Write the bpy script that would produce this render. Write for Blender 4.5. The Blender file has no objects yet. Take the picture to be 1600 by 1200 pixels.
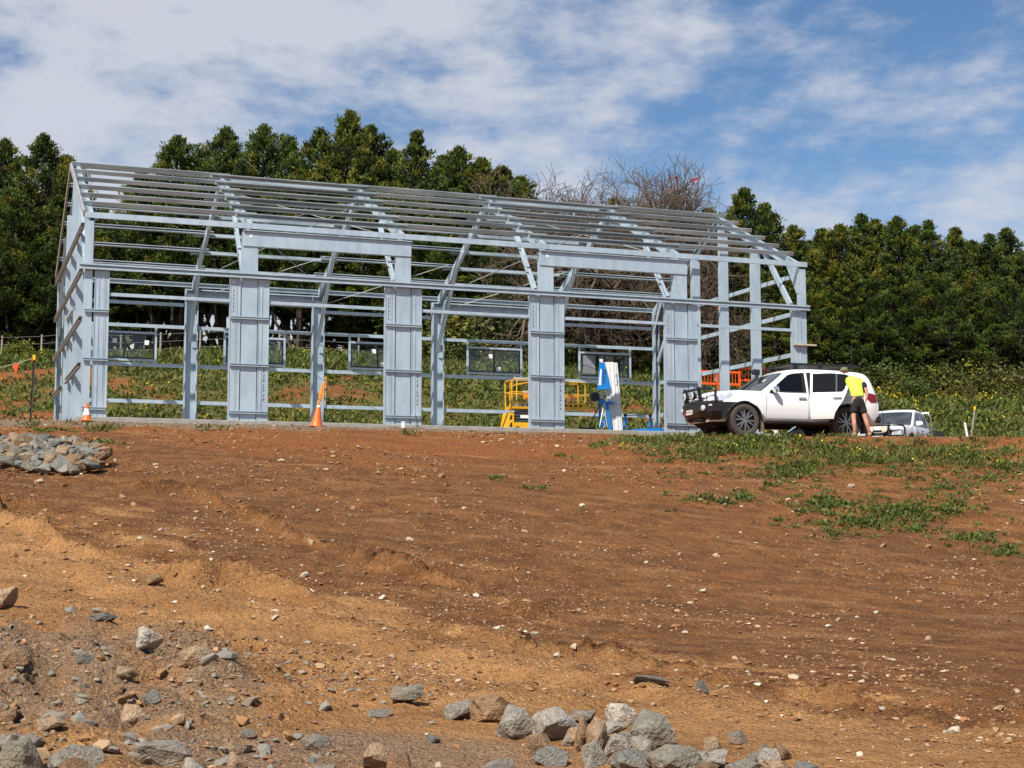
import bpy, bmesh, math, random
import numpy as np
from mathutils import Vector, Matrix
rng = np.random.default_rng(7)
random.seed(7)
R = math.radians
SC = bpy.context.scene
COL = SC.collection

# ---------------------------------------------------------------- camera
EYE = 1.6                       # eye height, metres; the camera stands at x = y = 0
FPX, PITCH = 2393.8, 0.0978     # focal length in photo pixels (1600 wide), upward tilt
cam_d = bpy.data.cameras.new('camera')
cam = bpy.data.objects.new('camera', cam_d); COL.objects.link(cam)
cam.location = (0, 0, EYE)
cam.rotation_euler = (math.pi/2 + PITCH, 0, 0)
cam_d.sensor_width = 36.0
cam_d.lens = FPX/1600*36.0
cam_d.clip_start, cam_d.clip_end = 0.1, 5000
SC.camera = cam

# ---------------------------------------------------------------- sky, sun, exposure
SUN_DIR = Vector((-0.29, -0.60, 0.74)).normalized()    # towards the sun
el = math.asin(SUN_DIR.z); az = math.atan2(SUN_DIR.x, SUN_DIR.y)
world = bpy.data.worlds.new('World'); SC.world = world; world.use_nodes = True
wn, wl = world.node_tree.nodes, world.node_tree.links
for n in list(wn): wn.remove(n)
def wnode(t, **k):
    n = wn.new(t)
    for a, v in k.items(): setattr(n, a, v)
    return n
out = wnode('ShaderNodeOutputWorld'); bg = wnode('ShaderNodeBackground')
sky = wnode('ShaderNodeTexSky'); sky.sky_type = 'NISHITA'; sky.sun_disc = False
sky.sun_elevation = el; sky.sun_rotation = az
sky.air_density = 1.0; sky.dust_density = 0.3; sky.ozone_density = 3.5; sky.altitude = 100
tc = wnode('ShaderNodeTexCoord')
mp = wnode('ShaderNodeMapping'); mp.inputs['Scale'].default_value = (1.0, 1.0, 2.2); mp.inputs['Location'].default_value = (3.1, 0.4, 1.7)
wl.new(tc.outputs['Generated'], mp.inputs['Vector'])
n1 = wnode('ShaderNodeTexNoise'); n1.inputs['Scale'].default_value = 6.5; n1.inputs['Detail'].default_value = 9; n1.inputs['Roughness'].default_value = 0.56; n1.inputs['Distortion'].default_value = 0.35
wl.new(mp.outputs[0], n1.inputs['Vector'])
n2 = wnode('ShaderNodeTexNoise'); n2.inputs['Scale'].default_value = 24; n2.inputs['Detail'].default_value = 8; n2.inputs['Roughness'].default_value = 0.6
wl.new(mp.outputs[0], n2.inputs['Vector'])
def wmath(op, a, b=None, clamp=False):
    m = wnode('ShaderNodeMath', operation=op); m.use_clamp = clamp
    for i, v in enumerate((a, b)):
        if v is None: continue
        if hasattr(v, 'links'): wl.new(v, m.inputs[i])
        else: m.inputs[i].default_value = v
    return m.outputs[0]
sep = wnode('ShaderNodeSeparateXYZ'); wl.new(tc.outputs['Generated'], sep.inputs[0])
# a bank of cloud fills the western (left) half of the sky and thins out eastwards
bank = wnode('ShaderNodeMapRange'); bank.interpolation_type = 'SMOOTHSTEP'
wl.new(sep.outputs[0], bank.inputs[0])
for i, v in zip((1, 2, 3, 4), (-0.12, 0.22, 0.22, -0.06)): bank.inputs[i].default_value = v
low = wnode('ShaderNodeMapRange'); low.interpolation_type = 'SMOOTHSTEP'
wl.new(sep.outputs[2], low.inputs[0])
for i, v in zip((1, 2, 3, 4), (0.15, 0.26, 0.16, 0.0)): low.inputs[i].default_value = v
c = wmath('ADD', n1.outputs[0], bank.outputs[0]); c = wmath('ADD', c, low.outputs[0])
c = wmath('ADD', c, wmath('MULTIPLY', wmath('SUBTRACT', n2.outputs[0], 0.5), 0.60))
cm = wnode('ShaderNodeMapRange'); cm.interpolation_type = 'SMOOTHSTEP'; wl.new(c, cm.inputs[0])
for i, v in zip((1, 2, 3, 4), (0.42, 0.82, 0.0, 0.88)): cm.inputs[i].default_value = v
mix = wnode('ShaderNodeMix', data_type='RGBA'); wl.new(cm.outputs[0], mix.inputs[0])
sat = wnode('ShaderNodeHueSaturation'); sat.inputs['Saturation'].default_value = 1.12; wl.new(sky.outputs[0], sat.inputs['Color'])
wl.new(sat.outputs[0], mix.inputs[6])
mix.inputs[7].default_value = (6.2, 6.4, 7.1, 1)
wl.new(mix.outputs[2], bg.inputs['Color']); bg.inputs['Strength'].default_value = 0.082
wl.new(bg.outputs[0], out.inputs[0])

sun_d = bpy.data.lights.new('sun', 'SUN'); sun_d.energy = 5.0; sun_d.angle = R(0.53); sun_d.color = (1.0, 0.955, 0.88)
sun = bpy.data.objects.new('sun', sun_d); COL.objects.link(sun)
sun.rotation_euler = SUN_DIR.to_track_quat('Z', 'Y').to_euler()
sun.location = (-30, -30, 60)
vs = SC.view_settings
vs.view_transform = 'Standard'; vs.look = 'None'; vs.gamma = 1; vs.exposure = 0.36; vs.use_curve_mapping = False
SC.cycles.max_bounces = 6; SC.cycles.diffuse_bounces = 3; SC.cycles.glossy_bounces = 3
SC.cycles.transparent_max_bounces = 8; SC.cycles.transmission_bounces = 4
SC.cycles.caustics_reflective = False; SC.cycles.caustics_refractive = False

# ---------------------------------------------------------------- pixels to directions
CP, SP = math.cos(PITCH), math.sin(PITCH)
def ray(px, py):
    u = (np.asarray(px, float)-800)/FPX; v = (600-np.asarray(py, float))/FPX
    return u, CP - v*SP, SP + v*CP              # direction (x, y, z), not normalised
def at(px, py, Y):
    dx, dy, dz = ray(px, py); k = Y/dy
    return dx*k, Y+0*k, EYE+dz*k
def px_of(x, y, z):
    d = y*CP + (z-EYE)*SP; v = -y*SP + (z-EYE)*CP
    return 800+FPX*x/d, 600-FPX*v/d

# ---------------------------------------------------------------- objects and tags
def tag(o, label=None, cat=None, group=None, kind=None):
    if label: o['label'] = label
    if cat: o['category'] = cat
    if group: o['group'] = group
    if kind: o['kind'] = kind
    return o
def empty(name, loc=(0, 0, 0), rz=0.0, label=None, cat=None, group=None):
    o = bpy.data.objects.new(name, None); COL.objects.link(o)
    o.location = loc; o.rotation_euler = (0, 0, rz); o.empty_display_size = 0.2
    return tag(o, label, cat, group)
def link_mesh(name, me, m=None, parent=None):
    o = bpy.data.objects.new(name, me); COL.objects.link(o)
    if m is not None and len(me.materials) == 0: me.materials.append(m)
    if parent is not None: o.parent = parent
    return o
def copy_tree(o, parent=None):
    c2 = o.copy(); COL.objects.link(c2); c2.parent = parent
    for ch in list(o.children): copy_tree(ch, c2)
    return c2
def np_mesh(name, verts, faces, colors=None, smooth=False):
    """fast mesh from numpy arrays; faces an (n, k) int array of equal-sided faces"""
    verts = np.asarray(verts, np.float32); faces = np.asarray(faces, np.int32)
    me = bpy.data.meshes.new(name); n, k = faces.shape
    me.vertices.add(len(verts)); me.vertices.foreach_set('co', verts.ravel())
    me.loops.add(n*k); me.loops.foreach_set('vertex_index', faces.ravel())
    me.polygons.add(n); me.polygons.foreach_set('loop_start', np.arange(n, dtype=np.int32)*k)
    try: me.polygons.foreach_set('loop_total', np.full(n, k, np.int32))
    except Exception: pass
    me.polygons.foreach_set('use_smooth', np.full(n, smooth))
    me.update(calc_edges=True)
    if colors is not None:
        a = me.color_attributes.new('tint', 'FLOAT_COLOR', 'POINT')
        cc = np.ones((len(verts), 4), np.float32); cc[:, :colors.shape[1]] = colors
        a.data.foreach_set('color', cc.ravel())
    return me

def V(*a): return Vector(a)
class MB:
    def __init__(s): s.v = []; s.f = []
    def add(s, vs, fs):
        o = len(s.v); s.v += [tuple(p) for p in vs]; s.f += [tuple(o+i for i in f) for f in fs]; return s
    def obox(s, c, ax, ay, az):
        """box from centre and three half-axis vectors"""
        c, ax, ay, az = map(Vector, (c, ax, ay, az))
        vs = [c+ax*i+ay*j+az*k for i in (-1, 1) for j in (-1, 1) for k in (-1, 1)]
        if ax.cross(ay).dot(az) < 0: fs = [(0, 2, 3, 1), (4, 5, 7, 6), (0, 1, 5, 4), (2, 6, 7, 3), (0, 4, 6, 2), (1, 3, 7, 5)]
        else: fs = [(0, 1, 3, 2), (4, 6, 7, 5), (0, 4, 5, 1), (2, 3, 7, 6), (0, 2, 6, 4), (1, 5, 7, 3)]
        return s.add(vs, fs)
    def box(s, x0, x1, y0, y1, z0, z1):
        return s.obox(((x0+x1)/2, (y0+y1)/2, (z0+z1)/2), ((x1-x0)/2, 0, 0), (0, (y1-y0)/2, 0), (0, 0, (z1-z0)/2))
    def bar(s, p0, p1, w, h, up=(0, 0, 1)):
        """rectangular bar; h along `up` (made square to the bar), w across"""
        p0, p1, up = Vector(p0), Vector(p1), Vector(up)
        d = (p1-p0); L = d.length; d = d/L
        b = d.cross(up)
        if b.length < 1e-5: b = d.cross(Vector((1, 0, 0)))
        b.normalize(); u = b.cross(d)
        return s.obox((p0+p1)/2, d*L/2, b*w/2, u*h/2)
    def csec(s, p0, p1, depth, flange, web_dir, open_dir, th=0.008, lip=0.0):
        """C section: web `depth` deep along web_dir at p, flanges pointing along open_dir"""
        p0, p1, w, o = Vector(p0), Vector(p1), Vector(web_dir).normalized(), Vector(open_dir)
        d = (p1-p0); L = d.length; d /= L
        w = (w - d*w.dot(d)).normalized(); o = (o - d*o.dot(d) - w*o.dot(w)).normalized()
        c0 = (p0+p1)/2
        s.obox(c0+o*th/2, d*L/2, w*depth/2, o*th/2)
        for k in (-1, 1):
            s.obox(c0+w*k*(depth/2-th/2)+o*(th+(flange-th)/2), d*L/2, w*th/2, o*(flange-th)/2)
            if lip: s.obox(c0+w*k*(depth/2-th-lip/2)+o*(flange-th/2), d*L/2, w*lip/2, o*th/2)
        return s
    def ring(s, c, ux, uy, r, n, ry=None):
        c, ux, uy = Vector(c), Vector(ux), Vector(uy); ry = r if ry is None else ry
        o = len(s.v)
        for i in range(n):
            a = 2*math.pi*i/n; s.v.append(tuple(c+ux*math.cos(a)*r+uy*math.sin(a)*ry))
        return o
    def tube(s, pts, rad, n=8, cap=True):
        pts = [Vector(p) for p in pts]; m = len(pts)
        rad = rad if hasattr(rad, '__len__') else [rad]*m
        d0 = (pts[1]-pts[0]).normalized(); ref = Vector((0, 0, 1)) if abs(d0.z) < 0.9 else Vector((1, 0, 0))
        ux = d0.cross(ref).normalized(); rs = []
        for i, p in enumerate(pts):
            d = (pts[min(i+1, m-1)]-pts[max(i-1, 0)]).normalized()
            ux = (ux-d*ux.dot(d)).normalized(); uy = d.cross(ux)
            rs.append(s.ring(p, ux, uy, rad[i], n))
        for a, b in zip(rs, rs[1:]):
            for i in range(n): s.f.append((a+i, a+(i+1) % n, b+(i+1) % n, b+i))
        if cap:
            s.f.append(tuple(rs[0]+i for i in reversed(range(n)))); s.f.append(tuple(rs[-1]+i for i in range(n)))
        return s
    def lathe(s, prof, n=16, c=(0, 0, 0), axis='z', cap=True):
        """profile of (r, h) revolved"""
        rs = []
        for r, h in prof:
            cc = Vector(c)+({'z': V(0, 0, h), 'y': V(0, h, 0), 'x': V(h, 0, 0)}[axis])
            ux, uy = {'z': (V(1, 0, 0), V(0, 1, 0)), 'y': (V(0, 0, 1), V(1, 0, 0)), 'x': (V(0, 1, 0), V(0, 0, 1))}[axis]
            rs.append(s.ring(cc, ux, uy, r, n))
        for a, b in zip(rs, rs[1:]):
            for i in range(n): s.f.append((a+i, a+(i+1) % n, b+(i+1) % n, b+i))
        if cap: s.f.append(tuple(rs[0]+i for i in reversed(range(n)))); s.f.append(tuple(rs[-1]+i for i in range(n)))
        return s
    def prism(s, poly, off):
        """planar polygon (3-D points) extruded by vector off"""
        off = Vector(off); n = len(poly); P = [Vector(p) for p in poly]
        s.add([*P, *[p+off for p in P]], [tuple(range(n)), tuple(reversed(range(n, 2*n)))] + [(i, i+n, (i+1) % n+n, (i+1) % n) for i in range(n)])
        return s
    def build(s, name, m, parent=None, smooth=False, bevel=0.0, fix=True, seg=1):
        me = bpy.data.meshes.new(name); me.from_pydata(s.v, [], s.f)
        if fix or bevel:
            bm = bmesh.new(); bm.from_mesh(me)
            bmesh.ops.recalc_face_normals(bm, faces=bm.faces)
            if bevel: bmesh.ops.bevel(bm, geom=list(bm.edges), offset=bevel, segments=seg, affect='EDGES', clamp_overlap=True)
            bm.to_mesh(me); bm.free()
        if smooth:
            me.polygons.foreach_set('use_smooth', np.ones(len(me.polygons), bool))
            try: me.set_sharp_from_angle(angle=R(38))
            except Exception: pass
        me.update()
        return link_mesh(name, me, m, parent)

# ---------------------------------------------------------------- materials
MATS = {}
def mat(name, col, rough=0.6, metal=0.0, var=0.0, vscale=8.0, bump=0.0, bscale=40.0, col2=None, spec=0.5, coat=0.0, detail=6, space='Object', mapscale=None, emis=None, trans=0.0):
    m = bpy.data.materials.new(name); m.use_nodes = True; nt = m.node_tree; N, Lk = nt.nodes, nt.links
    b = N['Principled BSDF']
    b.inputs['Base Color'].default_value = (*col, 1); b.inputs['Roughness'].default_value = rough; b.inputs['Metallic'].default_value = metal
    b.inputs['Specular IOR Level'].default_value = spec; b.inputs['Coat Weight'].default_value = coat; b.inputs['Coat Roughness'].default_value = 0.05
    if trans: b.inputs['Transmission Weight'].default_value = trans
    if var or bump or col2:
        tcn = N.new('ShaderNodeTexCoord'); src = tcn.outputs[space]
        if mapscale:
            mpn = N.new('ShaderNodeMapping'); mpn.inputs['Scale'].default_value = mapscale; Lk.new(src, mpn.inputs[0]); src = mpn.outputs[0]
    if var or col2:
        nz = N.new('ShaderNodeTexNoise'); nz.inputs['Scale'].default_value = vscale; nz.inputs['Detail'].default_value = detail; nz.inputs['Roughness'].default_value = 0.65
        Lk.new(src, nz.inputs['Vector'])
        rp = N.new('ShaderNodeValToRGB'); Lk.new(nz.outputs[0], rp.inputs[0])
        c2 = col2 if col2 else tuple(min(1, x*(1+var)) for x in col); c1 = col if col2 else tuple(x*(1-var) for x in col)
        rp.color_ramp.elements[0].position = 0.36; rp.color_ramp.elements[1].position = 0.64
        rp.color_ramp.elements[0].color = (*c1, 1); rp.color_ramp.elements[1].color = (*c2, 1)
        Lk.new(rp.outputs[0], b.inputs['Base Color'])
        if rough > 0.2:
            mr = N.new('ShaderNodeMapRange'); Lk.new(nz.outputs[0], mr.inputs[0])
            mr.inputs[3].default_value = max(0.05, rough-0.1); mr.inputs[4].default_value = min(1, rough+0.1); Lk.new(mr.outputs[0], b.inputs['Roughness'])
    if bump:
        nb = N.new('ShaderNodeTexNoise'); nb.inputs['Scale'].default_value = bscale; nb.inputs['Detail'].default_value = 5; Lk.new(src, nb.inputs['Vector'])
        bp = N.new('ShaderNodeBump'); bp.inputs['Strength'].default_value = bump; bp.inputs['Distance'].default_value = 0.02
        Lk.new(nb.outputs[0], bp.inputs['Height']); Lk.new(bp.outputs[0], b.inputs['Normal'])
    MATS[name] = m
    return m
def tint_mat(name, rough=0.8, var=0.3, vscale=10, bump=0.5, bscale=30, transl=0.0, spec=0.3):
    """material coloured by the mesh's own 'tint' attribute, with noise on top"""
    m = bpy.data.materials.new(name); m.use_nodes = True; N, Lk = m.node_tree.nodes, m.node_tree.links
    b = N['Principled BSDF']; b.inputs['Roughness'].default_value = rough; b.inputs['Specular IOR Level'].default_value = spec
    at_ = N.new('ShaderNodeAttribute'); at_.attribute_name = 'tint'
    src = at_.outputs['Color']
    if var:
        tcn = N.new('ShaderNodeTexCoord'); nz = N.new('ShaderNodeTexNoise'); nz.inputs['Scale'].default_value = vscale; nz.inputs['Detail'].default_value = 7; nz.inputs['Roughness'].default_value = 0.7
        Lk.new(tcn.outputs['Object'], nz.inputs['Vector'])
        mr = N.new('ShaderNodeMapRange'); Lk.new(nz.outputs[0], mr.inputs[0]); mr.inputs[1].default_value = 0.3; mr.inputs[2].default_value = 0.7
        mr.inputs[3].default_value = 1-var; mr.inputs[4].default_value = 1+var
        mx = N.new('ShaderNodeMix'); mx.data_type = 'RGBA'; mx.blend_type = 'MULTIPLY'; mx.inputs[0].default_value = 1
        Lk.new(src, mx.inputs[6]); Lk.new(mr.outputs[0], mx.inputs[7]); src = mx.outputs[2]
        if bump:
            nb = N.new('ShaderNodeTexNoise'); nb.inputs['Scale'].default_value = bscale; nb.inputs['Detail'].default_value = 6; Lk.new(tcn.outputs['Object'], nb.inputs['Vector'])
            bp = N.new('ShaderNodeBump'); bp.inputs['Strength'].default_value = bump; bp.inputs['Distance'].default_value = 0.03
            Lk.new(nb.outputs[0], bp.inputs['Height']); Lk.new(bp.outputs[0], b.inputs['Normal'])
    Lk.new(src, b.inputs['Base Color'])
    if transl:
        tr = N.new('ShaderNodeBsdfTranslucent'); Lk.new(src, tr.inputs[0])
        ms = N.new('ShaderNodeMixShader'); ms.inputs[0].default_value = transl
        Lk.new(b.outputs[0], ms.inputs[1]); Lk.new(tr.outputs[0], ms.inputs[2])
        Lk.new(ms.outputs[0], N['Material Output'].inputs['Surface'])
    MATS[name] = m
    return m

mat('galv', (0.385, 0.475, 0.545), 0.46, 0.35, col2=(0.50, 0.59, 0.655), vscale=3.0, bump=0.05, bscale=60, mapscale=(1, 1, 0.35))
mat('galv_purlin', (0.27, 0.325, 0.345), 0.36, 0.5, col2=(0.50, 0.57, 0.59), vscale=1.6, bump=0.05, bscale=50, mapscale=(0.3, 1, 1))
mat('galv_dull', (0.42, 0.43, 0.42), 0.5, 0.6, col2=(0.55, 0.56, 0.55), vscale=3, mapscale=(1, 1, 0.4))
mat('galv_shaded', (0.24, 0.22, 0.195), 0.6, 0.2, col2=(0.33, 0.31, 0.28), vscale=4)  # galvanised steel with the shade under the left girts put into its colour
mat('concrete', (0.30, 0.285, 0.255), 0.9, 0, var=0.15, vscale=5, bump=0.3, bscale=50)
mat('white_paint', (0.80, 0.80, 0.79), 0.22, 0.0, coat=0.6)
mat('white_plastic', (0.78, 0.78, 0.76), 0.5)
mat('black_plastic', (0.012, 0.012, 0.013), 0.5, bump=0.15, bscale=300)
mat('black_steel', (0.010, 0.010, 0.011), 0.32, 0.0, coat=0.3)
mat('dark_interior', (0.012, 0.012, 0.013), 0.9)
mat('rubber', (0.055, 0.046, 0.040), 0.85, col2=(0.085, 0.068, 0.055), vscale=12, bump=0.4, bscale=60)
mat('alloy', (0.36, 0.34, 0.33), 0.35, 0.8)
mat('alloy_dark', (0.018, 0.018, 0.019), 0.4, 0.3)
mat('chrome', (0.78, 0.79, 0.80), 0.08, 1.0)
mat('lamp_glass', (0.70, 0.72, 0.74), 0.08, 0.4, coat=0.8)
mat('tail_red', (0.20, 0.008, 0.012), 0.12, coat=0.8)
mat('amber', (0.75, 0.22, 0.03), 0.2)
mat('yellow_paint', (0.80, 0.43, 0.012), 0.42, col2=(0.72, 0.36, 0.01), vscale=6)
mat('blue_paint', (0.012, 0.22, 0.62), 0.42, col2=(0.010, 0.18, 0.52), vscale=6)
mat('grey_paint', (0.042, 0.045, 0.052), 0.5, col2=(0.06, 0.062, 0.068), vscale=9)
mat('cone_orange', (0.86, 0.155, 0.018), 0.45, col2=(0.72, 0.13, 0.02), vscale=7)
mat('tape_orange', (0.80, 0.27, 0.015), 0.4)
mat('hazard_orange', (0.82, 0.10, 0.012), 0.45)
mat('flag_orange', (0.82, 0.085, 0.02), 0.6)
mat('cap_yellow', (0.85, 0.62, 0.02), 0.45)
mat('cord', (0.50, 0.47, 0.42), 0.8)
mat('picket_black', (0.022, 0.02, 0.018), 0.6, col2=(0.05, 0.04, 0.03), vscale=20)
mat('timber_pale', (0.40, 0.33, 0.24), 0.8, col2=(0.52, 0.44, 0.34), vscale=14, mapscale=(1, 1, 0.2))
mat('timber_grey', (0.25, 0.22, 0.19), 0.85, col2=(0.34, 0.30, 0.26), vscale=14, mapscale=(1, 1, 0.2))
mat('hivis', (0.62, 0.86, 0.07), 0.75, bump=0.5, bscale=14)
mat('navy', (0.010, 0.012, 0.030), 0.85)
mat('shorts', (0.012, 0.011, 0.011), 0.9, bump=0.4, bscale=20)
mat('skin', (0.52, 0.27, 0.17), 0.55, var=0.08, vscale=10)
mat('cap_cloth', (0.22, 0.22, 0.10), 0.9, col2=(0.10, 0.11, 0.05), vscale=20)
mat('hair', (0.10, 0.05, 0.025), 0.8)
mat('boot', (0.42, 0.29, 0.13), 0.8, col2=(0.34, 0.23, 0.11), vscale=15)
mat('underwear', (0.02, 0.10, 0.11), 0.8, col2=(0.35, 0.18, 0.13), vscale=28)
mat('wire', (0.35, 0.34, 0.32), 0.5, 0.7)
mat('paper', (0.80, 0.80, 0.78), 0.8)
mat('print_blue', (0.10, 0.22, 0.45), 0.7)
mat('print_dark', (0.03, 0.035, 0.05), 0.7)
mat('print_red', (0.60, 0.04, 0.04), 0.7)
mat('wall_cream', (0.66, 0.60, 0.50), 0.9)
mat('roof_grey', (0.20, 0.21, 0.23), 0.7, var=0.15, vscale=3)
mat('roof_dark', (0.055, 0.055, 0.06), 0.8, var=0.2, vscale=3)
mat('gable_blue', (0.20, 0.24, 0.30), 0.8)
mat('trim_white', (0.72, 0.68, 0.60), 0.7)
def glass_mat(name, tint, alpha, rough=0.03):
    m = bpy.data.materials.new(name); m.use_nodes = True; N, Lk = m.node_tree.nodes, m.node_tree.links
    for n in list(N):
        if n.type != 'OUTPUT_MATERIAL': N.remove(n)
    o_ = [n for n in N if n.type == 'OUTPUT_MATERIAL'][0]
    tr = N.new('ShaderNodeBsdfTransparent'); tr.inputs[0].default_value = (*tint, 1)
    gl = N.new('ShaderNodeBsdfGlossy'); gl.inputs['Roughness'].default_value = rough; gl.inputs['Color'].default_value = (0.9, 0.95, 1, 1)
    fr = N.new('ShaderNodeFresnel'); fr.inputs['IOR'].default_value = alpha
    ms = N.new('ShaderNodeMixShader'); Lk.new(fr.outputs[0], ms.inputs[0]); Lk.new(tr.outputs[0], ms.inputs[1]); Lk.new(gl.outputs[0], ms.inputs[2])
    Lk.new(ms.outputs[0], o_.inputs[0]); MATS[name] = m
    return m
glass_mat('pane', (0.86, 0.88, 0.89), 1.45)
glass_mat('windscreen', (0.32, 0.36, 0.36), 1.7)
glass_mat('tinted', (0.012, 0.012, 0.014), 1.55)
M = MATS
tint_mat('rock', 0.9, var=0.42, vscale=5, bump=1.0, bscale=9)
tint_mat('pebble', 0.9, var=0.2, vscale=14, bump=0.0)
tint_mat('leaf', 0.6, var=0.0, bump=0, transl=0.14)
tint_mat('grass_blade', 0.6, var=0.0, bump=0, transl=0.25)
tint_mat('bark', 0.95, var=0.4, vscale=5, bump=0.8, bscale=12)
# ================================================================ the ground
_T = rng.random((4, 256, 256))
def vnoise(x, y, k=0):
    xi = np.floor(x).astype(int); yi = np.floor(y).astype(int); fx = x-xi; fy = y-yi
    fx = fx*fx*(3-2*fx); fy = fy*fy*(3-2*fy); T = _T[k % 4]
    a = T[xi & 255, yi & 255]; b = T[(xi+1) & 255, yi & 255]; c_ = T[xi & 255, (yi+1) & 255]; d = T[(xi+1) & 255, (yi+1) & 255]
    return (a*(1-fx)+b*fx)*(1-fy)+(c_*(1-fx)+d*fx)*fy-0.5
def fbm(x, y, f, octv, gain=0.5, k=0):
    s = 0; a = 1.0
    for i in range(octv):
        s = s + a*vnoise(x*f+17.3*i+5.1*k, y*f-9.7*i+3.3*k, i+k); f *= 2.03; a *= gain
    return s
def smooth(e0, e1, x):
    t = np.clip((x-e0)/(e1-e0), 0, 1); return t*t*(3-2*t)

# shed frame on the plan (fitted from its corners)
SHED_A = 0.3546; SHED_X, SHED_Y = -10.99, 38.94
L_, W_, HE, HR = 21.3, 10.45, 5.3, 7.76
B_ = L_/5
ZS = EYE + 2.986                 # slab top
CA, SA = math.cos(SHED_A), math.sin(SHED_A)
def shed_w(s, t): return SHED_X + CA*s - SA*t, SHED_Y + SA*s + CA*t
def shed_l(x, y):
    dx, dy = x-SHED_X, y-SHED_Y; return dx*CA+dy*SA, -dx*SA+dy*CA

# control points: (photo pixel, distance) chosen along the slope, the pad and the field behind
_cp = []
def cpx(px, py, Y):
    x, y, z = at(px, py, Y); _cp.append((float(x), float(y), float(z)))
for px in (-250, 0, 400, 800, 1200, 1600, 1850): cpx(px, 1200, 10.5)
for a in [(0, 1080, 13), (0, 950, 17), (0, 850, 21.5), (0, 760, 27), (0, 728, 30), (0, 690, 33.5), (0, 664, 36.6),
          (-250, 1080, 13), (-250, 850, 21.5), (-250, 735, 30), (-250, 664, 36.0),
          (400, 1080, 13.2), (400, 980, 16.8), (400, 880, 21), (400, 800, 26), (400, 730, 31), (400, 676, 37.5),
          (800, 1100, 13), (800, 1000, 17), (800, 950, 20), (800, 880, 23.5), (800, 800, 28), (800, 730, 34), (800, 682, 39.2),
          (1200, 1100, 13.5), (1200, 1050, 16), (1200, 1000, 19), (1200, 930, 23), (1200, 850, 28), (1200, 760, 33.5), (1200, 702, 37.6),
          (1600, 1120, 13.5), (1600, 1060, 16.5), (1600, 1000, 20), (1600, 930, 25), (1600, 850, 30), (1600, 760, 35), (1600, 702, 38.6),
          (1850, 1060, 16.5), (1850, 930, 25), (1850, 760, 35), (1850, 702, 38.8)]: cpx(*a)
PADR = EYE + 2.555
for x, y in [(4, 41.5), (9, 40.4), (13, 41), (18, 42), (24, 44), (9, 46), (14, 50), (20, 50), (26, 56), (15, 57), (20, 58), (30, 50)]: _cp.append((x, y, PADR))
for s, t in [(-6, 0), (-6, 6), (0, 0), (5, 0), (10, 0), (15, 0), (5, 5), (15, 5), (10, 10), (0, 10), (20, 10), (20, 4), (-6, 12), (-14, 3), (-14, 12)]:
    x, y = shed_w(s, t); _cp.append((x, y, ZS-0.10))
# the field behind rises to the tree line
for a in [(-300, 575, 68), (0, 572, 68), (200, 566, 68), (500, 566, 69), (800, 578, 71), (1000, 596, 74), (1200, 606, 76), (1400, 617, 77), (1600, 622, 77), (1900, 626, 77)]: cpx(*a)
for a in [(-300, 640, 57), (0, 640, 57), (300, 640, 57.5), (700, 650, 61), (1100, 650, 64)]: cpx(*a)
for x in (-60, -25, 0, 25, 50, 90):
    _cp.append((x, 95, EYE+8.6)); _cp.append((x, 130, EYE+7.8)); _cp.append((x, -12, -0.3))
_cp = np.array(_cp)
def _phi(r2): return np.where(r2 > 1e-9, 0.5*r2*np.log(np.maximum(r2, 1e-9)), 0)
_S = 20.0
_P = _cp[:, :2]/_S; _n = len(_P)
_K = _phi(((_P[:, None]-_P[None])**2).sum(2)) + np.eye(_n)*2e-3
_A = np.zeros((_n+3, _n+3)); _A[:_n, :_n] = _K; _A[:_n, _n] = 1; _A[:_n, _n+1:] = _P; _A[_n, :_n] = 1; _A[_n+1:, :_n] = _P.T
_w = np.linalg.solve(_A, np.r_[_cp[:, 2], 0, 0, 0])
def base_z(x, y):
    x = np.asarray(x, float); y = np.asarray(y, float)
    yc = np.clip(y, -14, 132); xc = np.clip(x, -75, 95)
    p = np.stack([xc.ravel()/_S, yc.ravel()/_S], 1); o = np.empty(len(p))
    for i in range(0, len(p), 20000):
        q = p[i:i+20000]; o[i:i+20000] = _phi(((q[:, None]-_P[None])**2).sum(2))@_w[:_n] + _w[_n] + q@_w[_n+1:]
    z = o.reshape(x.shape)
    # the levelled pad the cars stand on
    pm = smooth(38.7, 39.9, y+0.02*x)*smooth(60.5, 57.5, y)*smooth(1.5, 4.5, x)*smooth(34, 28, x)*smooth(-0.2, -2.2, shed_l(x, y)[1]*(shed_l(x, y)[0] < L_+0.6)-9*(shed_l(x, y)[0] >= L_+0.6))
    z = z*(1-pm)+PADR*pm
    # far beyond the trees the land falls away to a low horizon
    return z - smooth(125, 420, y)*14
def hit_base(px, py, y0=8.0, y1=125.0, zf=None, n=1200):
    """where a pixel's ray first meets the ground"""
    px = np.atleast_1d(np.asarray(px, float)); py = np.atleast_1d(np.asarray(py, float))
    dx, dy, dz = ray(px, py); zf = zf or base_z
    Y = np.linspace(y0, y1, n); X = (dx/dy)[:, None]*Y[None]; Z = EYE+(dz/dy)[:, None]*Y[None]
    below = zf(X, np.broadcast_to(Y, X.shape)) >= Z
    i = np.argmax(below, 1); ok = below.any(1)
    yy = Y[i]-(Y[1]-Y[0])*0.5; return (dx/dy)*yy, yy, ok

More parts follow.
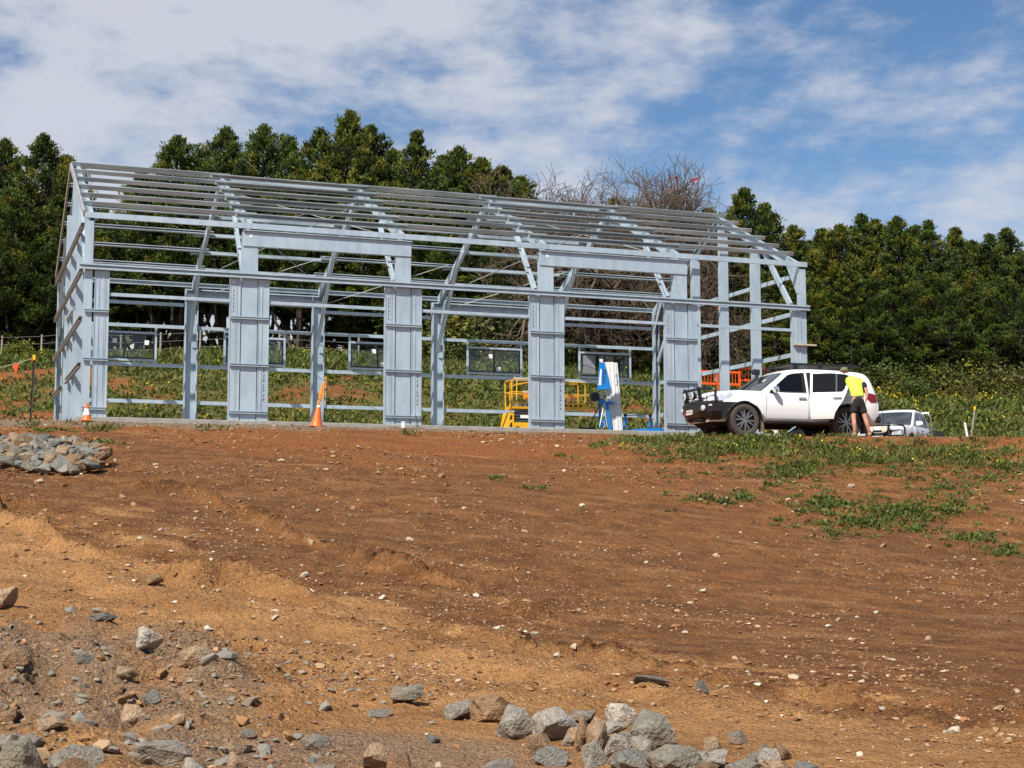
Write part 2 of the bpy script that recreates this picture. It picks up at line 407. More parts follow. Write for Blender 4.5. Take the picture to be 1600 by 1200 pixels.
# ruts and the toe of the bank, followed on the ground
def ground_line(pts):
    x, y, _ = hit_base([p[0] for p in pts], [p[1] for p in pts]); i = np.argsort(x); return x[i], y[i]
LINES = [  # (pixels, width, height)
    (ground_line([(-200, 740), (0, 800), (150, 868), (330, 905), (520, 932), (620, 955)]), 0.17, 0.24),
    (ground_line([(150, 745), (290, 772), (380, 800), (480, 848), (600, 880), (760, 925), (950, 990), (1110, 1020)]), 0.16, 0.22),
    (ground_line([(560, 950), (700, 990), (860, 1022), (1010, 1040), (1200, 1078), (1400, 1112), (1700, 1165)]), 0.16, 0.19),
    (ground_line([(900, 1000), (1100, 1030), (1300, 1062), (1600, 1110)]), 0.16, 0.08),
    (ground_line([(0, 860), (200, 925), (420, 975), (700, 1040), (1000, 1085), (1300, 1150)]), 0.40, -0.09),
]
TOE = ground_line([(-300, 700), (0, 795), (330, 905), (620, 962), (860, 1028), (1100, 1062), (1400, 1118), (1800, 1190)])
def line_off(l, x, y): return y-np.interp(x, l[0], l[1])
def micro(x, y):
    """relief: clods, ruts and berms; calm on the pad, none under the slab"""
    s, t = shed_l(x, y)
    inside = smooth(1.2, 0.2, np.maximum(np.maximum(-s, s-L_), np.maximum(-t, t-W_)))
    near = smooth(50, 40, y)
    z = 0.10*fbm(x, y, 0.22, 3, k=1) + 0.03*fbm(x, y, 1.1, 3, k=2)*near
    clod = fbm(x, y, 3.3, 4, 0.75, k=3)
    rough = 0.35+0.9*smooth(-0.1, 0.35, fbm(x, y, 0.35, 2, k=0))
    z = z + 0.055*clod*rough*near
    z = z - 0.05*near*np.clip(np.abs(fbm((0.766*x-0.643*y)*0.5, (0.643*x+0.766*y)*1.3, 1.6, 3, 0.6, k=0))-0.02, -0.02, 0.12)*smooth(0.0, 0.25, fbm(x, y, 0.3, 2, k=3))*4
    # rilled, broken band along the toe
    d = line_off(TOE, x, y); band = np.exp(-(d/2.2)**2)*near
    z = z + 0.13*band*fbm((0.766*x-0.643*y)*0.7, (0.643*x+0.766*y)*1.7, 1.3, 5, 0.68, k=2)
    for (lx, ly), w, h in LINES:
        dd = y-np.interp(x, lx, ly) + 0.7*fbm(x, y, 0.9, 4, 0.6, k=1); m = smooth(lx[0], lx[0]+1.5, x)*smooth(lx[-1], lx[-1]-1.5, x)
        br = 0.35+1.3*np.clip(fbm(x, y, 0.7, 2, k=2)+0.35, 0, 1)
        z = z + m*h*br*(np.exp(-(dd/w)**2) - 0.7*np.exp(-((dd-1.5*w)/w)**2))*near
    # rubble spill at the bottom left
    rub = np.exp(-(((x+4.2)/2.6)**2+((y-13.2)/2.6)**2))
    z = z + 0.34*rub*(0.55+1.5*fbm(x, y, 1.1, 5, 0.68, k=1))
    f = smooth(50, 56, y)
    z = z + f*0.25*fbm(x, y, 0.35, 4, 0.55, k=2)
    pad = smooth(39.3, 40.6, y)*smooth(2, 6, x)*smooth(54, 50, y)
    return z*(1-inside*0.97)*(1-0.75*pad)
def ground_exact(x, y): return base_z(x, y)+micro(np.asarray(x, float), np.asarray(y, float))
def ground_z(x, y):
    """height of the built sheet, read back from its own grid"""
    x = np.asarray(x, float); y = np.asarray(y, float)
    i = np.clip(np.searchsorted(gx, x)-1, 0, len(gx)-2); j = np.clip(np.searchsorted(gy, y)-1, 0, len(gy)-2)
    u = np.clip((x-gx[i])/(gx[i+1]-gx[i]), 0, 1); v = np.clip((y-gy[j])/(gy[j+1]-gy[j]), 0, 1)
    return (GZ[j, i]*(1-u)+GZ[j, i+1]*u)*(1-v)+(GZ[j+1, i]*(1-u)+GZ[j+1, i+1]*u)*v
def gz(x, y): return float(ground_z(np.array([float(x)]), np.array([float(y)]))[0])
def hit(px, py, **k): return hit_base(px, py, zf=ground_z, **k)

def spaced(a, b, st): return np.arange(a, b, st)
gx = np.r_[-900, -600, -400, -280, -200, -150, -115, -95, np.arange(-80, -24, 1.2), np.arange(-24, 20, 0.098), np.arange(20, 44, 0.8), np.arange(44, 100, 2.2), 115, 140, 180, 240, 320, 450, 650, 900]
gy = np.r_[-60, -40, -25, -15, -8, -3, 0, np.arange(2, 9, 0.4), np.arange(9, 26, 0.078), np.arange(26, 44, 0.10), np.arange(44, 82, 0.28), np.arange(82, 130, 1.6), 140, 155, 175, 200, 240, 300, 380, 500, 700, 1000, 1500]
GX, GY = np.meshgrid(gx, gy)
GZ = ground_exact(GX, GY)
nyy, nxx = GX.shape
idx = np.arange(nyy*nxx).reshape(nyy, nxx)
quads = np.stack([idx[:-1, :-1], idx[:-1, 1:], idx[1:, 1:], idx[1:, :-1]], -1).reshape(-1, 4)
# what the ground is made of: R pale sand, G green growth, B grey gravel, (A) redness
d = line_off(TOE, GX, GY)+2.6*fbm(GX, GY, 0.4, 5, 0.62, k=3)
sand = smooth(2.4, -2.4, d)
band = np.exp(-((d-0.9)/1.8)**2)
sand = np.clip(sand + 0.7*band*smooth(0.0, 0.3, fbm((0.766*GX-0.643*GY)*0.5, (0.643*GX+0.766*GY)*1.6, 0.9, 3, k=1)), 0, 1)
for (lx, ly), w, h in LINES[:4]:            # paler subsoil thrown up along the berms
    dd = GY-np.interp(GX, lx, ly)+0.5*fbm(GX, GY, 0.9, 3, k=1); mm_ = smooth(lx[0], lx[0]+1.5, GX)*smooth(lx[-1], lx[-1]-1.5, GX)
    sand = np.clip(sand+mm_*(0.45*np.exp(-((dd+0.15)/0.32)**2)-0.85*np.exp(-((dd-0.55)/0.40)**2))*np.clip(0.5+1.8*fbm(GX, GY, 0.6, 3, k=2), 0, 1.2), 0, 1)
S_, T_ = shed_l(GX, GY)
grav = smooth(0.9, 0.1, np.abs(T_+1.0+0.35*fbm(GX, GY, 0.8, 2))-0.75)*smooth(13.5, 10.5, S_)*smooth(-30, -20, S_)
grav = np.maximum(grav, smooth(1.0, 0.0, np.maximum(np.maximum(-S_-12, S_-0.5), np.maximum(-T_-0.8, T_-10)))*0.9)
rubz = np.exp(-(((GX+4.4)/2.9)**2+((GY-12.6)/3.0)**2))
rubz = np.maximum(rubz, 0.8*np.exp(-(((GX+1.6)/2.8)**2+((GY-10.9)/1.0)**2)))
grav = np.maximum(grav, np.clip(rubz*1.3+1.1*fbm(GX, GY, 0.7, 4, 0.6), 0, 0.66)*smooth(0.15, 0.65, rubz))
field = smooth(49, 54, GY+0.9*T_*0)*smooth(8.7, 10.5, np.maximum(T_, (GY-42)*0.75))
green = field*np.clip(0.60+1.5*fbm(GX, GY, 0.16, 4, 0.6, k=2)+0.45*smooth(62, 68, GY)+0.3*smooth(14, 22, GX), 0, 1)
red = np.clip(smooth(29, 38, GY)*0.9+0.7*fbm(GX, GY, 0.25, 3, k=1), 0, 1)
zone = np.stack([sand.ravel(), green.ravel(), grav.ravel(), red.ravel()], 1)
me = np_mesh('ground', np.stack([GX.ravel(), GY.ravel(), GZ.ravel()], 1), quads, smooth=True)
a = me.color_attributes.new('zone', 'FLOAT_COLOR', 'POINT'); a.data.foreach_set('color', zone.astype(np.float32).ravel())
def ground_material():
    m = bpy.data.materials.new('soil'); m.use_nodes = True; N, Lk = m.node_tree.nodes, m.node_tree.links
    b = N['Principled BSDF']; b.inputs['Roughness'].default_value = 0.95; b.inputs['Specular IOR Level'].default_value = 0.15
    geo = N.new('ShaderNodeNewGeometry'); za = N.new('ShaderNodeAttribute'); za.attribute_name = 'zone'
    sp = N.new('ShaderNodeSeparateColor'); Lk.new(za.outputs['Color'], sp.inputs[0])
    def noise(sc, det=6, ro=0.62, vec=None):
        n = N.new('ShaderNodeTexNoise'); n.inputs['Scale'].default_value = sc; n.inputs['Detail'].default_value = det; n.inputs['Roughness'].default_value = ro
        Lk.new(vec or geo.outputs['Position'], n.inputs['Vector']); return n.outputs[0]
    def mr(v, a0, a1, b0=0.0, b1=1.0):
        n = N.new('ShaderNodeMapRange'); Lk.new(v, n.inputs[0]); n.clamp = True
        for i, q in zip((1, 2, 3, 4), (a0, a1, b0, b1)): n.inputs[i].default_value = q
        return n.outputs[0]
    def mixc(f, c1, c2, blend='MIX'):
        n = N.new('ShaderNodeMix'); n.data_type = 'RGBA'; n.blend_type = blend
        for i, q in ((0, f), (6, c1), (7, c2)):
            if hasattr(q, 'links'): Lk.new(q, n.inputs[i])
            else: n.inputs[i].default_value = q if i == 0 else (*q, 1)
        return n.outputs[2]
    def mth(op, a1, b1, clamp=True):
        n = N.new('ShaderNodeMath'); n.operation = op; n.use_clamp = clamp
        for i, q in enumerate((a1, b1)):
            if hasattr(q, 'links'): Lk.new(q, n.inputs[i])
            else: n.inputs[i].default_value = q
        return n.outputs[0]
    big = noise(0.35, 5); mid = noise(2.3, 7); fine = noise(14, 6, 0.7); grain = noise(55, 4, 0.75)
    mpn = N.new('ShaderNodeMapping'); mpn.inputs['Rotation'].default_value = (0, 0, R(40)); mpn.inputs['Scale'].default_value = (0.40, 1.5, 1); Lk.new(geo.outputs['Position'], mpn.inputs[0])
    streak = noise(1.3, 6, 0.6, mpn.outputs[0])
    brown = mixc(mr(mid, 0.35, 0.65), (0.140, 0.058, 0.020), (0.275, 0.120, 0.040))
    redc = mixc(mr(fine, 0.35, 0.65), (0.190, 0.060, 0.016), (0.36, 0.138, 0.042))
    soil = mixc(mr(mth('ADD', za.outputs['Alpha'], mth('SUBTRACT', mid, 0.5, False), False), 0.25, 0.75), brown, redc)
    soil = mixc(mr(streak, 0.54, 0.70, 0, 0.55), soil, (0.46, 0.240, 0.100))
    mp2 = N.new('ShaderNodeMapping'); mp2.inputs['Rotation'].default_value = (0, 0, R(36)); mp2.inputs['Scale'].default_value = (0.22, 1.1, 1); mp2.inputs['Location'].default_value = (4.7, 1.3, 0); Lk.new(geo.outputs['Position'], mp2.inputs[0])
    damp = noise(1.0, 6, 0.62, mp2.outputs[0])
    soil = mixc(mr(damp, 0.53, 0.66, 0, 0.55), soil, (0.105, 0.047, 0.019))
    sandc = mixc(mr(streak, 0.36, 0.62), (0.305, 0.145, 0.052), (0.485, 0.250, 0.096))
    sandc = mixc(mr(fine, 0.55, 0.72, 0, 0.6), sandc, (0.52, 0.31, 0.145))
    soil = mixc(mr(mth('ADD', sp.outputs[0], mth('MULTIPLY', mth('SUBTRACT', mid, 0.5, False), 0.9, False), False), 0.3, 0.75), soil, sandc)
    gravc = mixc(mr(grain, 0.38, 0.62), (0.13, 0.105, 0.080), (0.33, 0.27, 0.21))
    gravc = mixc(mr(mid, 0.38, 0.58, 0, 0.85), gravc, (0.27, 0.165, 0.095))
    soil = mixc(mr(mth('ADD', sp.outputs[2], mth('MULTIPLY', mth('SUBTRACT', mid, 0.5, False), 0.7, False), False), 0.25, 0.8), soil, gravc)
    grn = mixc(mr(fine, 0.35, 0.65), (0.075, 0.085, 0.018), (0.165, 0.165, 0.040))
    soil = mixc(mr(mth('ADD', sp.outputs[1], mth('MULTIPLY', mth('SUBTRACT', fine, 0.5, False), 1.0, False), False), 0.42, 0.62, 0, 0.9), soil, grn)
    # fleck and grain
    soil = mixc(mr(grain, 0.36, 0.64, 0, 1), mixc(0.52, soil, (0.02, 0.010, 0.006), 'MIX'), mixc(1.0, soil, (1.28, 1.26, 1.22), 'MULTIPLY'))
    vor = N.new('ShaderNodeTexVoronoi'); vor.inputs['Scale'].default_value = 11; Lk.new(geo.outputs['Position'], vor.inputs['Vector'])
    sv = N.new('ShaderNodeSeparateColor'); Lk.new(vor.outputs['Color'], sv.inputs[0])
    fleck = mth('MULTIPLY', mr(vor.outputs['Distance'], 0.22, 0.14), mr(sv.outputs[0], 0.80, 0.86))
    soil = mixc(mth('MULTIPLY', fleck, 0.75), soil, mixc(sv.outputs[1], (0.42, 0.22, 0.10), (0.62, 0.50, 0.36)))
    for fs, lo_, amt in ((24, 0.80, 0.8), (52, 0.72, 0.75)):
        v2 = N.new('ShaderNodeTexVoronoi'); v2.inputs['Scale'].default_value = fs; Lk.new(geo.outputs['Position'], v2.inputs['Vector'])
        s2 = N.new('ShaderNodeSeparateColor'); Lk.new(v2.outputs['Color'], s2.inputs[0])
        f2 = mth('MULTIPLY', mr(v2.outputs['Distance'], 0.36, 0.24), mr(s2.outputs[0], lo_, lo_+0.05))
        soil = mixc(mth('MULTIPLY', f2, amt), soil, mixc(s2.outputs[1], (0.40, 0.20, 0.085), (0.55, 0.40, 0.25)))
        fleck = mth('ADD', fleck, mth('MULTIPLY', f2, 0.5, False), False)
        f3 = mth('MULTIPLY', mr(v2.outputs['Distance'], 0.40, 0.26), mr(s2.outputs[0], 0.16, 0.10))
        soil = mixc(mth('MULTIPLY', f3, 0.6), soil, (0.055, 0.028, 0.015))
    Lk.new(soil, b.inputs['Base Color'])
    h = mth('ADD', mth('MULTIPLY', fine, 0.45, False), mth('MULTIPLY', grain, 0.35, False), False)
    for vs_, amp in ((9, 0.42), (23, 0.22)):
        vn = N.new('ShaderNodeTexVoronoi'); vn.inputs['Scale'].default_value = vs_; vn.inputs['Randomness'].default_value = 1.0
        dist = N.new('ShaderNodeVectorMath'); dist.operation = 'ADD'; nzv = N.new('ShaderNodeTexNoise'); nzv.inputs['Scale'].default_value = vs_*1.7; Lk.new(geo.outputs['Position'], nzv.inputs['Vector'])
        scl = N.new('ShaderNodeVectorMath'); scl.operation = 'SCALE'; scl.inputs['Scale'].default_value = 0.9/vs_; Lk.new(nzv.outputs['Color'], scl.inputs[0])
        Lk.new(geo.outputs['Position'], dist.inputs[0]); Lk.new(scl.outputs[0], dist.inputs[1]); Lk.new(dist.outputs[0], vn.inputs['Vector'])
        h = mth('ADD', h, mth('MULTIPLY', mr(vn.outputs['Distance'], 0.0, 0.6, 1.0, 0.0), amp, False), False)
    h = mth('ADD', h, mth('MULTIPLY', fleck, 0.2, False), False)
    bp = N.new('ShaderNodeBump'); bp.inputs['Strength'].default_value = 1.0; bp.inputs['Distance'].default_value = 0.075
    Lk.new(h, bp.inputs['Height']); Lk.new(bp.outputs[0], b.inputs['Normal'])
    return m
M['soil'] = ground_material()
tag(link_mesh('ground', me, M['soil']), 'bare red-brown earth bank rising to a levelled pad and a weedy field', kind='structure')
# ================================================================ the steel shed frame
sb = MB(); sb.box(-0.12, L_+0.12, -0.12, W_+0.12, -0.30, 0.0)
slab = sb.build('concrete_slab', M['concrete'], None, bevel=0.012)
slab.location = (SHED_X, SHED_Y, ZS); slab.rotation_euler = (0, 0, SHED_A)
tag(slab, 'pale concrete floor slab under the steel shed frame', kind='structure')
shed = empty('shed_frame', (SHED_X, SHED_Y, ZS), SHED_A, 'long galvanised steel shed frame without cladding on a concrete slab', 'shed')
G, GP, GD = M['galv'], M['galv_purlin'], M['galv_dull']
S, T, Z = V(1, 0, 0), V(0, 1, 0), V(0, 0, 1)
def roof_z(t): return HE + (HR-HE)*(1-abs(t-W_/2)/(W_/2))
ang = math.atan2(HR-HE, W_/2)
# --- frames
for k in range(6):
    s = k*B_; end = k in (0, 5); inn = 1 if k == 0 else (-1 if k == 5 else 1)
    cw = 0.20 if end else 0.42
    for side in (0, 1):
        t0 = 0.0 if side == 0 else W_; o = 1 if side == 0 else -1
        sc = s+inn*cw/2 if end else s
        m = MB()
        m.csec((sc, t0, 0), (sc, t0, HE-0.22), cw, 0.20, S, T*o, 0.008, 0.03)
        m.box(sc-cw/2-0.03, sc+cw/2+0.03, t0+o*0.002-(0.26 if o < 0 else 0), t0+o*0.002+(0.26 if o > 0 else 0), 0, 0.014)
        col = m.build('column', G, shed)
        if not end:                                # dark slotted edge seen beside the web
            mm = MB(); mm.box(sc+cw/2+0.002, sc+cw/2+0.010, min(t0+o*0.03, t0+o*0.19), max(t0+o*0.03, t0+o*0.19), 0, HE-0.25)
            mm.build('flange', GD, col)
        # rafter, C section lying under the purlins
        n = V(0, -math.sin(ang)*o, math.cos(ang)); off = n*(-0.17)
        pa, pb = V(sc, t0+o*0.02, HE+0.0)+off, V(sc, W_/2-o*0.02, HR)+off
        m = MB(); m.csec(pa, pb, 0.26, 0.10, n, S*(1 if inn > 0 else -1), 0.008, 0.025)
        rf = m.build('rafter', G, shed)
        # knee brace
        m = MB(); q0, q1 = V(sc, t0+o*0.22, 3.33), V(sc, t0+o*2.4, 6.05)
        w_ = (q1-q0).normalized().cross(S); m.csec(q0, q1, 0.17, 0.09, w_, S*(-inn), 0.008, 0.02)
        m.build('knee_brace', G, shed)
        # haunch plate with its bolts
        m = MB(); x_ = sc+inn*0.115
        m.prism([(x_, t0+o*0.03, HE-0.10), (x_, t0+o*0.80, roof_z(0.80)-0.10), (x_, t0+o*0.80, roof_z(0.80)-0.34), (x_, t0+o*0.20, HE-0.95), (x_, t0+o*0.03, HE-0.95)], S*0.008)
        hp = m.build('haunch_plate', G, shed)
        m = MB()
        for bt, bz in [(0.10, HE-0.8), (0.16, HE-0.62), (0.12, HE-0.3), (0.28, HE-0.25), (0.44, HE-0.16), (0.62, HE-0.06), (0.7, HE-0.02), (0.5, HE-0.3)]:
            m.lathe([(0.022, -0.014), (0.022, 0.0)], 6, (x_, t0+o*bt, bz), 'x')
        tag(m.build('bolts', GD, hp), kind='stuff')
    m = MB(); x_ = (s+inn*cw/2 if end else s)+0.118
    m.prism([(x_, W_/2, HR-0.05), (x_, W_/2-0.75, roof_z(W_/2-0.75)-0.05), (x_, W_/2-0.75, roof_z(W_/2-0.75)-0.33), (x_, W_/2, HR-0.52), (x_, W_/2+0.75, roof_z(W_/2-0.75)-0.33), (x_, W_/2+0.75, roof_z(W_/2-0.75)-0.05)], S*0.008)
    m.build('apex_plate', G, shed)
# --- purlins, one length per bay, lapped over each frame
for slope in (0, 1):
    o = 1 if slope == 0 else -1
    n = V(0, -math.sin(ang)*o, math.cos(ang)); dn = V(0, -math.cos(ang)*o, -math.sin(ang))
    for i in range(6):
        u = (i+0.12)/6.0; t = W_/2 - o*(W_/2)*u; z = HR-(HR-HE)*u
        for b in range(5):
            lap = 0.30; z_off = 0.004*(b % 2)
            p0, p1 = V(b*B_-(lap if b else 0.05), t, z), V((b+1)*B_+(lap if b < 4 else 0.05), t, z)
            d_ = n*(0.03+z_off)+dn*(0.075*(b % 2))
            m = MB(); m.csec(p0+d_, p1+d_, 0.120, 0.065, n, dn*(1 if b % 2 else -1), 0.007, 0.02)
            pl = m.build('purlin', GP, shed)
            if b and b % 2 == 1 and slope == 0:     # white stamped end
                mm = MB(); mm.obox(p0+d_+S*0.03-V(0, 0, 0.0)+dn*0.012*(1), S*0.035, n*0.055, dn*0.006)
                mm.build('end_tag', M['paper'], pl)
    # eave beam
    t0 = -0.03 if slope == 0 else W_+0.03
    for b in range(5):
        m = MB(); m.csec((b*B_-(0.04 if b == 0 else -0.004), t0, HE-0.07), ((b+1)*B_-(0.004 if b < 4 else -0.05), t0, HE-0.07), 0.15, 0.07, Z, T*o, 0.007, 0.02)
        m.build('eave_beam', G, shed)
# --- roof bracing rods
for b in (1, 3):
    for o in (1, -1):
        for a, c_ in ((0, 1), (1, 0)):
            m = MB(); z0 = 0.30
            m.tube([(b*B_+a*B_, W_/2-o*(W_/2-0.6), roof_z(0.6)-z0), (b*B_+c_*B_, W_/2-o*0.5, roof_z(W_/2-0.5)-z0)], 0.011, 5)
            m.build('brace_rod', GD, shed)
for b in (1, 2, 3):
    m = MB(); m.tube([(b*B_+0.2, W_-0.12, 6.0-1.2), (b*B_+B_-0.2, W_-2.0, 6.1)], 0.010, 5); m.build('brace_rod', GD, shed)
# --- door headers, both long walls, bays two and four
for t0, o in ((-0.02, 1), (W_+0.02, -1)):
    for b in (1, 3):
        x0, x1 = b*B_-0.21, (b+1)*B_+0.21
        m = MB(); m.csec((x0, t0-o*0.012, 4.88), (x1, t0-o*0.012, 4.88), 0.40, 0.16, Z, T*o, 0.008, 0.03)
        hd = m.build('door_header', G, shed)
        m = MB(); m.bar((x0, t0-o*0.028, 5.095), (x1+0.01, t0-o*0.028, 5.095), 0.10, 0.022); m.build('header_flashing', G, hd)
        m = MB(); m.box(x0+0.18, x0+0.25, t0-o*0.0155-0.002, t0-o*0.0155+0.002, 4.92, 5.0); m.build('sticker', M['paper'], hd)
        if o < 0:
            m = MB(); m.bar((x0, t0-0.19, 4.86), (x1, t0-0.19, 4.86), 0.03, 0.05); m.build('header_flashing', G, hd)
# --- long front girt
m = MB(); m.csec((-0.16, -0.06, 3.87), (L_+0.06, -0.06, 3.87), 0.15, 0.09, Z, -T, 0.008, 0.035); m.build('girt', G, shed)
# --- jamb studs and their rails beside every front column
def studs(k, s0, s1, cuts):
    """flat studs between s0..s1, with the rails that tie them"""
    for a, b_ in cuts:
        m = MB(); m.csec(((a+b_)/2, -0.015, 0), ((a+b_)/2, -0.015, 3.79), b_-a, 0.14, S, T, 0.007, 0.03)
        for q in (a+0.004, b_-0.004): m.box(q-0.009, q+0.009, -0.030, -0.016, 0, 3.785)
        st = m.build('jamb_stud', G, shed)
        w = b_-a
        if w > 0.2:                                  # folded rib running up the sheet
            mm = MB(); mm.box(a+w*0.70-0.008, a+w*0.70+0.008, -0.023, -0.0155, 0.02, 3.78); mm.box(a+w*0.55-0.004, a+w*0.55+0.004, -0.021, -0.0155, 0.02, 3.78); mm.build('rib', GD, st)
            mm = MB()
            for zz in (3.1, 3.3, 3.32, 0.9, 2.1): mm.lathe([(0.012, -0.022), (0.012, -0.0155)], 6, (a+w*0.3, 0, zz), 'y')
            tag(mm.build('screws', GD, st), kind='stuff')
    for zz in (0.22, 1.48, 2.74):
        m = MB(); m.csec((s0, -0.035, zz), (s1, -0.035, zz), 0.075, 0.05, Z, -T, 0.006, 0.014); m.build('rail', G, shed)
for k in range(1, 5):
    s = k*B_
    studs(k, s-0.52, s+0.52, [(s-0.52, s-0.25), (s+0.235, s+0.33), (s+0.335, s+0.52)])
    m = MB(); m.box(s-0.47, s-0.40, -0.027, -0.0235, 3.66, 3.72); m.build('sticker', M['paper'], shed)
    # printed batch marks on the sheet
    m = MB()
    for j in range(26):
        zz = 0.5+j*0.036+(0.05 if j % 7 == 0 else 0); m.box(s+0.395, s+0.395+0.012+0.014*((j*7) % 3), -0.0175, -0.0160, zz, zz+0.022)
    for j in range(18):
        zz = 2.85+j*0.036; m.box(s-0.44, s-0.44+0.010+0.014*((j*5) % 3), -0.0175, -0.0160, zz, zz+0.02)
    tag(m.build('batch_print', M['print_dark'], shed), kind='stuff')
studs(0, 0.0, 0.62, [(0.26, 0.36), (0.365, 0.62)])
studs(5, L_-0.50, L_, [(L_-0.50, L_-0.22)])
m = MB(); m.bar((L_-0.5, -0.10, 2.74), (L_+0.25, -0.10, 2.74), 0.10, 0.05); m.build('timber_prop', M['timber_pale'], shed)
m = MB()
for j in range(30):
    zz = 0.7+j*0.036; m.box(0.52, 0.535+0.012*((j*5) % 3), -0.0175, -0.0160, zz, zz+0.022)
tag(m.build('batch_print', M['print_blue'], shed), kind='stuff')
# thin girts between the jambs
edges = [(0.62, B_-0.52)] + [(k*B_+0.52, (k+1)*B_-0.52) for k in range(1, 4)] + [(4*B_+0.52, L_-0.50)]
for a, b_ in edges:
    m = MB(); m.csec((a, 0.02, 3.19), (b_, 0.02, 3.19), 0.085, 0.06, Z, T, 0.006); m.build('girt', G, shed)
# --- rear wall girts and windows
for k in range(5):
    a, b_ = k*B_+0.22, (k+1)*B_-0.22
    if k == 0: a = 0.1
    for zz, dd in ((1.32, 0.12), (2.52, 0.12), (3.80, 0.11)):
        m = MB(); m.csec((a, W_-0.06, zz), (b_, W_-0.06, zz), dd, 0.06, Z, T, 0.007); m.build('girt', G, shed)
    if k in (0, 2, 4):
        m = MB(); m.csec((a, W_-0.05, 4.55), (b_, W_-0.05, 4.55), 0.11, 0.06, Z, T, 0.007); m.build('girt', G, shed)
    sc = (k+0.5)*B_; w0, w1, z0, z1 = sc-0.97, sc+0.97, 2.62, 3.66
    for q in (w0-0.035, w1+0.035):
        m = MB(); m.csec((q, W_-0.07, 2.58), (q, W_-0.07, 3.745), 0.07, 0.05, S, T, 0.006); m.build('window_stud', G, shed)
    for zz in (3.50+0.06, 2.66):
        m = MB(); m.csec((w0, W_-0.072, zz), (w1, W_-0.072, zz), 0.07, 0.05, Z, T, 0.006); m.build('window_rail', G, shed)
    z0, z1 = 2.70, 3.52
    win = MB()
    for x0, x1, y0, y1 in ((w0, w1, z0, z0+0.045), (w0, w1, z1-0.045, z1), (w0, w0+0.045, z0+0.045, z1-0.045), (w1-0.045, w1, z0+0.045, z1-0.045), (sc-0.025, sc+0.025, z0+0.045, z1-0.045)):
        win.box(x0, x1, W_-0.05, W_+0.01, y0, y1)
    wf = win.build('window', M['black_steel'], shed)
    for q0, q1 in ((w0+0.045, sc-0.025), (sc+0.025, w1-0.045)):
        m = MB(); m.box(q0, q1, W_-0.024, W_-0.018, z0+0.045, z1-0.045); m.build('pane', M['pane'], wf)
    for sx, sz in (((-0.30, 3.28), (0.72, 3.25)) if k == 0 else ((-0.14, 3.28), (0.16, 2.83))):
        m = MB(); m.box(sc+sx-0.07, sc+sx+0.07, W_-0.030, W_-0.0245, sz-0.075, sz+0.075); m.build('window_sticker', M['paper'], wf)
    if k == 4:
        m = MB(); m.box(w0+0.12, w0+0.60, W_-0.033, W_-0.0245, z0+0.06, z1-0.05); m.build('protective_film', M['roof_grey'], wf)
# --- gable end columns and girts
for s0, inn in ((0.0, 1), (L_, -1)):
    ts = (2.75, 4.90, 6.95, 8.85) if inn < 0 else (2.75, 4.90, 6.95)
    for t in ts:
        m = MB(); top = roof_z(t)-0.36; sc = s0+inn*0.16
        m.csec((sc, t, 0), (sc, t, top), 0.30, 0.16, S, T, 0.008, 0.03); m.build('gable_column', G, shed)
    cuts = [0.22]+[q for q in ts]+[W_-0.2]
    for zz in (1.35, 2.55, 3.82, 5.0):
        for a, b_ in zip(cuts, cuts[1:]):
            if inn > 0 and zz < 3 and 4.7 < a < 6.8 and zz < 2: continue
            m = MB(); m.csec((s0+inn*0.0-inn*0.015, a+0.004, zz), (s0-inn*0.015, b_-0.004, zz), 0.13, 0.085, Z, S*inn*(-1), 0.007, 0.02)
            m.build('gable_girt', G if inn < 0 else M['galv_shaded'], shed)
    if inn > 0:                                      # framed door opening in the left gable
        for t in (3.3, 5.5):
            m = MB(); m.csec((0.10, t, 0), (0.10, t, 3.3), 0.22, 0.12, S, T, 0.007, 0.03); m.build('door_stud', G, shed)
        m = MB(); m.bar((0.0, 3.3, 3.24), (0.0, 5.5, 3.24), 0.12, 0.10); m.build('door_lintel', GD, shed)
        for z_, t_ in ((5.9, 3.2),):
            pass
        # barge boards closing the roof line at the gable
        for o in (1, -1):
            m = MB(); m.bar((-0.055, W_/2-o*(W_/2+0.02), HE-0.05), (-0.055, W_/2-o*0.01, HR-0.05), 0.05, 0.17, (0, 0, 1)); m.build('barge_angle', M['timber_grey'] if o < 0 else GD, shed)
